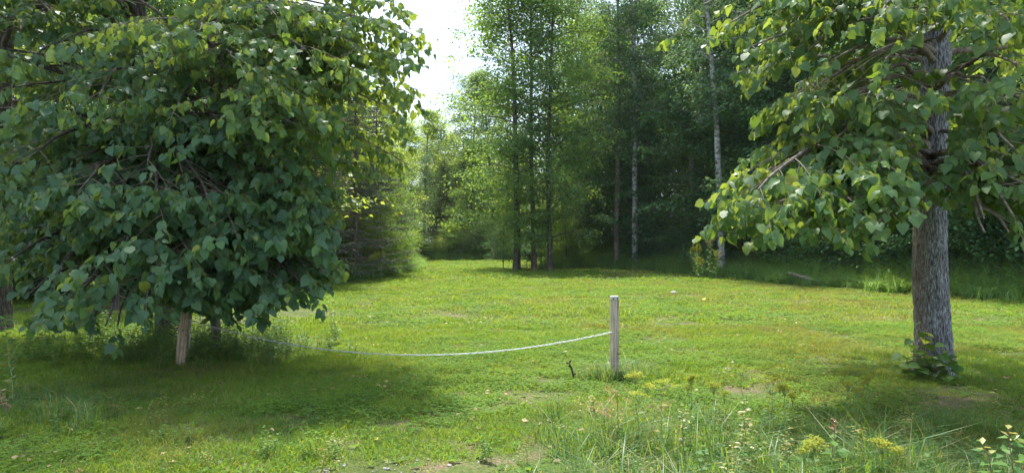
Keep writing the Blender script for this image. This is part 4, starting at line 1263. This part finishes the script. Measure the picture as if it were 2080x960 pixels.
def rock(px, py, r, label, mat=None):
    x, y, z = base_at(px, py)
    o = ob('stone', stone_mesh(px), None); o.scale = (r, r, r); o.location = (x, y, z + r * .35); o.rotation_euler = (0, 0, random.random() * 6)
    return tag(o, label, 'stone')
rock(1368, 598, .11, 'pale stone lying in the lawn right of the grey post')
rock(1480, 752, .05, 'small grey stone in the bare patch left of the right linden')
rock(1236, 739, .05, 'cream coloured stone at the foot of the grey post')

LFM = {}
def fallen(px, py, size, label, mat=YELLOW_LEAF, tpl=HEART):
    x, y, z = base_at(px, py)
    key = mat.name
    if key not in LFM: LFM[key] = leaf_mesh(mat, (LEAFLET[0] * np.array([1.6, 1, 2.5]), LEAFLET[1]) if mat is DRY else (HEART[0] * np.array([.8, 1, 2]), HEART[1]), 'fallen_leaf')
    o = ob('fallen_leaf', LFM[key]); o.scale = (size,) * 3; o.location = (x, y, z + .05)
    o.scale = (size * .58,) * 3
    o.rotation_euler = (random.uniform(.1, .7), random.uniform(-.4, .4), random.random() * 6.28)
    return tag(o, label, 'leaf', 'fallen leaves on the lawn')
fallen(1750, 666, .10, 'bright yellow fallen leaf left of the right linden trunk')
fallen(684, 659, .12, 'largest pale yellow leaf in the lawn behind the chain')
fallen(717, 652, .07, 'small pale leaf right of the largest yellow leaf behind the chain')
fallen(788, 657, .08, 'pale leaf in the lawn beyond the lowest stretch of chain')
fallen(724, 703, .07, 'yellow leaf just above the middle left of the chain')
fallen(741, 767, .07, 'yellowed leaf below the lowest stretch of chain')
fallen(992, 622, .10, 'yellowish leaf in the middle of the lawn')
fallen(766, 901, .085, 'yellow leaf on the worn ground at the bottom of the photo')
fallen(655, 926, .10, 'straw coloured leaf beside the gravel', DRY)
fallen(548, 886, .10, 'narrow dry leaf left of the gravel patch', DRY)
fallen(855, 841, .09, 'dry curled leaf in the grass right of the yellow ones', DRY)
fallen(1430, 612, .22, 'white fallen leaf on the bare brown strip in the right lawn', YELLOW_LEAF)
fallen(1438, 655, .13, 'brown dry leaf in the right lawn below the bare strip', DRY)
fallen(1670, 762, .10, 'orange-brown leaf between the yellow weed and the right linden', DRY)
fallen(1840, 770, .08, 'pale twig-like leaf below the sprouts of the right linden', DRY)
fallen(230, 820, .08, 'pale dry leaf in the shaded grass at lower left', DRY)
fallen(605, 852, .08, 'orange dry leaf at the bottom left of the lawn', DRY)

# bare-earth strip on the right and fallen log at the wood edge
lx, ly, lz = X(1640, 25.5), 25.5, 0
lg = thing('fallen_log', 'fallen bleached log lying in the undergrowth at the edge of the right wood', 'log', (lx, ly, .25))
m = MB()
q0 = P(1602, 554, 26.6) - np.array([lx, ly, .25]); q1 = P(1660, 572, 25.2) - np.array([lx, ly, .25])
lp = wiggle(np.linspace(q0, q1, 8), .02)
tube(m, lp, np.linspace(.06, .10, 8), 12); m.obj('bark', BARK_A, lg)
m = MB(); tube(m, [lp[-1], lp[-1] + norm(lp[-1] - lp[-2]) * .03], .092, 12); m.obj('cut_end', PALE, lg)
x, y, z = X(1004, 57.4), 57.4, 0
m = MB(); tube(m, [(x, y, -.1), (x + .02, y, .8), (x, y, 1.55)], [.36, .31, .30], 14); tag(m.obj('tree_stump', BARK_BR), 'tall brown cut stump at the far right end of the lawn', 'stump')

# dark dead stalk near the grey post
x, y, z = base_at(1163, 768)
m = MB(); pts = np.array([P(1166, 772, y - .02), P(1164, 760, y), P(1160, 745, y), P(1156, 737, y)]); tube(m, pts, [.006, .013, .012, .006], 7)
put_leaves(m, OVAL, pts[[1, 2, 3, 3]], np.array([[1, 0, .3], [-1, 0, .5], [-1, 0, .1], [.6, 0, 1.]]), np.tile([0, -1, .5], (4, 1)), .045)
tag(m.obj('dead_stalk', plain_mat('blackened_stem', (.02, .018, .015), .8)), 'short blackened dead stalk left of the grey post', 'dead plant')

# ---- weeds with stems
def stalk(parent, h, lean=(0, 0), r=.004, mat=STEM_GREEN, n=7):
    t = np.linspace(0, 1, n)[:, None]
    pts = t * np.array([lean[0], lean[1], h]) + np.concatenate([RNG.normal(0, .006, (n, 2)), np.zeros((n, 1))], 1)
    pts[0] = (0, 0, -.02)
    m = MB(); tube(m, pts, np.linspace(r, r * .45, n), 6); m.obj('stem', mat, parent)
    return pts
def leaves_on(parent, pts, n, size, mat, lo=.2, hi=1.0, tpl=OVAL, el=.35, width=1.0, name='leaf', jit=.25):
    me = leaf_mesh(mat, tpl, name)
    zz = np.linspace(lo, hi, n)
    for k, f in enumerate(zz):
        i = f * (len(pts) - 1); j = min(int(i), len(pts) - 2); p = pts[j] * (1 - (i - j)) + pts[j + 1] * (i - j)
        a = k * 2.4 + random.uniform(-jit, jit)
        d = np.array([math.cos(a), math.sin(a), el + random.uniform(-.3, .3)])
        o = bpy.data.objects.new(name, me); COL.objects.link(o); o.parent = parent
        o.matrix_local = leaf_matrix(p, d, np.array([random.uniform(-.3, .3), random.uniform(-.3, .3) - .25, 1.0]), size * (1.15 - .45 * f) * random.uniform(.8, 1.2))
def umbel(parent, c, rad, rays=18, mat=FLOWER, name='flower_head'):
    m = MB(); s0, s1 = [], []
    for k in range(rays):
        a = k * 2.4; rr = rad * math.sqrt((k + .5) / rays)
        e = c + np.array([rr * math.cos(a), rr * math.sin(a) * .8, .07 + random.uniform(-.015, .03) - rr * rr * 3.2])
        s0.append(c); s1.append(e)
        n = 22
        pos = e + RNG.normal(0, 1, (n, 3)) * np.array([.013, .013, .006])
        an = RNG.random(n) * 6.28
        put_leaves(m, OVAL, pos, np.stack([np.cos(an), np.sin(an), .3 + 0 * an], -1), np.tile([0, -.3, 1.0], (n, 1)), .011, 0, 1.4)
    segs(m, np.array(s0), np.array(s1), .0014, .0009, 1)
    o = m.obj(name, [mat, STEM_GREEN], parent); return o
def plume(parent, c, d, L, n, mat, name='seed_head', spread=.3, size=.014):
    m = MB(); t = RNG.random(n)
    d = norm(np.array(d, float))
    pos = c + d * (L * t)[:, None] + RNG.normal(0, 1, (n, 3)) * (.25 * spread * L * (1 - t))[:, None] + np.array([0, 0, -.1]) * (t * t * L)[:, None]
    segs(m, c + d * (L * t * .9)[:, None], pos, .0008, .0005)
    put_leaves(m, LANCE, pos, d + RNG.normal(0, .5, (n, 3)), RNG.normal(0, 1, (n, 3)), size * RNG.lognormal(0, .2, n), 0, 1.6)
    return m.obj(name, mat, parent)

def plant_at(name, label, cat, px, py_top, py_base, group=None):
    """base on the ground at py_base; returns thing and height"""
    x, y, z = base_at(px, py_base)
    h = (EYE - (py_top - HOR) / F * y) - z
    return thing(name, label, cat, (x, y, z), group), h

# yellow umbel weeds
for px, pt, pb, rad, lab in ((1345, 782, 935, .13, 'tall yellow umbel weed with the broadest flower head, below and right of the grey post'),
                             (1510, 752, 905, .13, 'tall yellow umbel weed with flat top standing mid right in the front grass'),
                             (1738, 752, 850, .10, 'yellow umbel weed standing between the front grass and the right linden'),
                             (1800, 908, 1010, .055, 'low yellow umbel weed at the bottom, right of the large leafed weed'),
                             (1298, 770, 900, .07, 'small yellow umbel beside the broadest one'),
                             (1400, 775, 880, .03, 'sparse yellow-green umbel between the two tallest ones'),
                             (1455, 790, 900, .05, 'middling yellow umbel left of the flat-topped tall one'),
                             (1560, 772, 880, .045, 'small yellow umbel right of the flat-topped tall one'),
                             (1590, 795, 900, .04, 'second small yellow umbel farther right of the flat-topped one'),
                             (1720, 785, 880, .05, 'yellow umbel just below the one before the right linden'),
                             (1765, 775, 860, .035, 'tiny yellow umbel closest to the right linden'),
                             (1650, 905, 1010, .06, 'yellow-green umbel low among the broad leafed weeds')):
    t, h = plant_at('umbel_weed', lab, 'wildflower', px, pt, pb, 'yellow umbel weeds')
    pts = stalk(t, h - .04, (random.uniform(-.04, .04), 0), .004)
    umbel(t, pts[-1], rad)
    c2 = pts[-3]; e = c2 + np.array([rad * 1.3 * random.choice([-1, 1]), -.02, h * .16])
    m = MB(); tube(m, [c2, (c2 + e) / 2 + [0, 0, -.01], e], .002, 5); so = m.obj('side_stem', STEM_GREEN, t)
    umbel(so, e, rad * .55, 9)
    leaves_on(t, pts, 9, .07, WEED_YELLOW if px in (1345, 1510) else WEED_GREEN, .1, .8, OVAL)

# upright yellowing weeds
for px, pt, pb, lab in ((1393, 822, 930, 'upright weed with stacked pale yellow leaves, bottom centre right'),
                        (1500, 800, 960, 'tall yellowing weed with white-edged leaves under the flat-topped umbel'),
                        (1522, 850, 985, 'short yellowing weed right beside the tallest yellowing one'),
                        (1600, 870, 985, 'pale pinkish leafed weed beside the red tinged one'),
                        (1838, 852, 925, 'isolated weed with pale yellow leaves left of the corner sapling'),
                        (1490, 905, 1060, 'bleached leafed weed at the very bottom of the photo'),
                        (1560, 790, 870, 'thin weed with few yellow leaves in front of the lawn'),
                        (1745, 865, 960, 'weed with light green-yellow toothed leaves right of the red tinged one')):
    t, h = plant_at('yellowing_weed', lab, 'weed', px, pt, pb, 'yellowing weeds in the front grass')
    pts = stalk(t, h, (random.uniform(-.05, .05), random.uniform(-.04, .04)), .0035, STEM_RED if px % 2 else STEM_GREEN)
    for q in range(3):     # leafy side shoots make the plant bushy
        c = pts[random.randint(2, 5)]; e = c + np.array([random.uniform(-.07, .07), random.uniform(-.06, .04), random.uniform(.05, .12)])
        m = MB(); sh = np.linspace(c, e, 4); tube(m, sh, .0018, 5); so = m.obj('side_stem', STEM_GREEN, t)
        leaves_on(so, sh, 6, .05, WEED_YELLOW if q else WEED_GREEN, .3, 1.0, LEAFLET, .1)
    leaves_on(t, pts, 14, .062, WEED_YELLOW, .35, 1.0, LEAFLET, .1)
    leaves_on(t, pts, 10, .075, WEED_GREEN, .05, .5, LEAFLET, .2)
t, h = plant_at('red_leafed_weed', 'weed with red and pink top leaves among the front grass', 'weed', 1685, 850, 960)
pts = stalk(t, h, (.03, 0), .004, STEM_RED); leaves_on(t, pts, 5, .06, WEED_PINK, .75, 1.0); leaves_on(t, pts, 14, .07, WEED_GREEN, .1, .75)
for px, pt, pb, sz, lab in ((1700, 905, 1000, .13, 'broad leafed green weed with large pointed leaves at the bottom right'),
                            (1635, 885, 975, .09, 'rounded light green weed left of the large pointed leaves'),
                            (1420, 905, 985, .07, 'fresh green leafy weed below the stacked yellow leaves'),
                            (1870, 925, 1010, .07, 'small pale leafed weed at the bottom edge left of the corner sapling'),
                            (70, 820, 850, .05, 'round leafed seedling in the soft grass at lower left'),
                            (110, 835, 870, .045, 'yellow-green seedling right of the round leafed one at lower left')):
    t, h = plant_at('leafy_weed', lab, 'weed', px, pt, pb, 'green leafy weeds in the front grass')
    pts = stalk(t, h, (random.uniform(-.06, .06), 0), .004); leaves_on(t, pts, 12, sz, WEED_GREEN, .2, 1.0, ROUND if sz < .1 else OVAL, .25)
# dry seed grass
for px, pt, pb, dx, lab in ((1285, 795, 900, -.5, 'nodding pinkish dry seed grass left of the broad yellow umbel'),
                            (1310, 790, 910, .6, 'dry seed grass leaning right beside the broad yellow umbel'),
                            (1262, 815, 910, -.7, 'lowest dry seed grass, leftmost of the three by the post')):
    t, h = plant_at('seed_grass', lab, 'grass', px, pt, pb, 'dry seed grasses near the grey post')
    for k in range(6):
        pts = stalk(t, h * random.uniform(.65, 1.0), (dx * .15 + random.uniform(-.09, .09), random.uniform(-.05, .05)), .0016, SEED)
        plume(t, pts[-1], (dx, 0, .5), random.uniform(.07, .12), 34, SEED)

# corner sapling
t, h = plant_at('young_shrub', 'young shrub with dark stems and broad green and yellow leaves in the bottom right corner', 'shrub', 2050, 870, 1090)
for k, (dx, dy, f) in enumerate(((0, 0, 1), (.13, .05, .9), (-.12, .02, .85), (.22, -.05, .75), (-.22, -.05, .55))):
    pts = stalk(t, h * f, (dx, dy), .005, STEM_RED, 8)
    leaves_on(t, pts, 15, .105, WEED_GREEN, .2, .92, OVAL, .15)
    leaves_on(t, pts, 4, .08, WEED_YELLOW, .9, 1.0, OVAL, .5)

# left edge weed
t, h = plant_at('tall_weed', 'tall sprawling weed with pale seed head and red leaf at the left edge', 'weed', 32, 648, 826)
pts = stalk(t, h, (-.10, 0), .007, STEM_GREEN)
leaves_on(t, pts, 26, .10, WEED_GREEN, .3, 1.0, OVAL, .35, .8); leaves_on(t, pts, 16, .09, WEED_YELLOW, .02, .95, OVAL); leaves_on(t, pts, 2, .07, WEED_PINK, .56, .62)
umbel(t, pts[-1] + [0, 0, -.05], .14, 22, WEED_GREEN, 'seed_head')
m = MB(); c = pts[3]; tube(m, [c, c + [.09, 0, .18], c + [.10, 0, .30], c + [.04, 0, .40], c + [-.05, 0, .42]], .0035, 6); m.obj('side_stem', STEM_GREEN, t)
t, h = plant_at('dry_weed', 'withered pinkish weed at the foot of the left edge weed', 'weed', 20, 792, 850)
for k in range(4):
    pts = stalk(t, h, (random.uniform(-.14, .16), 0), .003, SEED); leaves_on(t, pts, 9, .05, WEED_PINK if k == 1 else DRY, .4, 1.0)
for k, (px, pt, pb) in enumerate(((115, 760, 860), (172, 780, 880))):
    t, h = plant_at('seed_grass', ['arching soft grass blades right of the left edge weed', 'arching soft grass blades farther right in the lower left'][k], 'grass', px, pt, pb)
    m = MB(); blades(m, 60, .10, h * .6, h * 1.1, .006, .9, 0, 1.3); m.obj('blades', GRASS_TALL, t)

# sprouts at the foot of the right linden
t = thing('linden_sprouts', 'clump of broad heart shaped sprouts at the left foot of the right linden trunk', 'sprouts', (4.80, 8.25, float(gz(4.8, 8.25))))
for k, (dx, dy, h) in enumerate(((0, 0, .55), (-.16, 0, .46), (.16, -.12, .42), (-.05, -.12, .34), (.26, -.16, .30), (-.30, -.04, .30), (.08, -.2, .24), (-.2, -.18, .2), (.3, -.2, .18), (-.34, -.1, .16))):
    pts = stalk(t, h, (dx, dy), .004, STEM_RED, 6)
    leaves_on(t, pts, 5, .155, LEAF_SPROUT if k % 3 else LEAF_MAPLE, .45, 1.0, HEART, -.1)
    if k in (0, 4, 6): leaves_on(t, pts, 1, .12, WEED_YELLOW, .9, 1.0, HEART, -.2)
pts = stalk(t, .78, (-.06, 0), .003, STEM_RED, 8); leaves_on(t, pts, 2, .14, LEAF_LINDEN2, .7, .85, HEART, -.2)
t, h = plant_at('seedling', 'bright green broad leafed seedling right of the linden sprouts', 'seedling', 1925, 768, 784)
pts = stalk(t, h, (0, 0), .003); leaves_on(t, pts, 6, .10, WEED_GREEN, .6, 1.0, OVAL, .7)
t, h = plant_at('seedling', 'pale leafy seedling left of the grey post beside the dead stalk', 'seedling', 1180, 728, 770)
pts = stalk(t, h, (0, 0), .002); leaves_on(t, pts, 10, .05, WEED_GREEN, .3, 1.0, OVAL, .3)
t, h = plant_at('climbing_vine', 'thin leafy shoot standing in the grass right of the leaning post', 'weed', 556, 640, 720)
pts = stalk(t, h, (0, 0), .003); leaves_on(t, pts, 9, .08, WEED_GREEN, .2, 1.0, ROUND, .1)

# goldenrods and tall edge weeds
for px, Y, h, mat, lab in ((758, 28.5, 1.15, FLOWER, 'left goldenrod plume above the left-hand bushes'), (772, 28.8, 1.2, FLOWER, 'right goldenrod plume above the left-hand bushes'),
                           (822, 36, 1.1, SEED, 'faded brown flower stalk at the end of the left-hand bushes'),
                           (1412, 30.0, 1.5, FLOWER, 'tall yellow-flowered weed at the edge of the right wood'), (1440, 29.5, 1.9, SEED, 'tallest rust tinged weed at the edge of the right wood'),
                           (1455, 29.0, 1.2, FLOWER, 'lower yellowish weed right of the rust tinged one'), (1422, 29.0, 1.0, FLOWER, 'short yellow weed in front of the tall edge weeds')):
    x = X(px, Y)
    t = thing('goldenrod' if mat is FLOWER else 'dry_flower_stalk', lab, 'wildflower', (x, Y, float(gz(x, Y))), 'flower stalks along the wood edges')
    for k in range(5):
        pts = stalk(t, h * random.uniform(.8, 1), (random.uniform(-.2, .2), random.uniform(-.2, .2)), .007)
        leaves_on(t, pts, 12, .14, WEED_GREEN, .2, .85)
        plume(t, pts[-1] - [0, 0, .15], (random.uniform(-.6, .6), 0, .7), .28, 70, mat, 'flower_head', .6, .045)
print('script done')

hb = bpy.data.meshes.new('haze')
hv = [(x, y, z) for z in (-1.5, 28.0) for x, y in ((-120, -12), (120, -12), (120, 130), (-120, 130))]
hb.from_pydata(hv, [], [(0, 3, 2, 1), (4, 5, 6, 7), (0, 1, 5, 4), (1, 2, 6, 5), (2, 3, 7, 6), (3, 0, 4, 7)])
hm = bpy.data.materials.new('summer_air'); hm.use_nodes = True
for n in list(hm.node_tree.nodes): hm.node_tree.nodes.remove(n)
pv = hm.node_tree.nodes.new('ShaderNodeVolumePrincipled'); pv.inputs['Density'].default_value = 0.00018
pv.inputs['Color'].default_value = (.86, .92, 1.0, 1)
ho = hm.node_tree.nodes.new('ShaderNodeOutputMaterial'); hm.node_tree.links.new(pv.outputs[0], ho.inputs['Volume'])
hb.materials.append(hm)
tag(ob('haze', hb), kind='stuff')
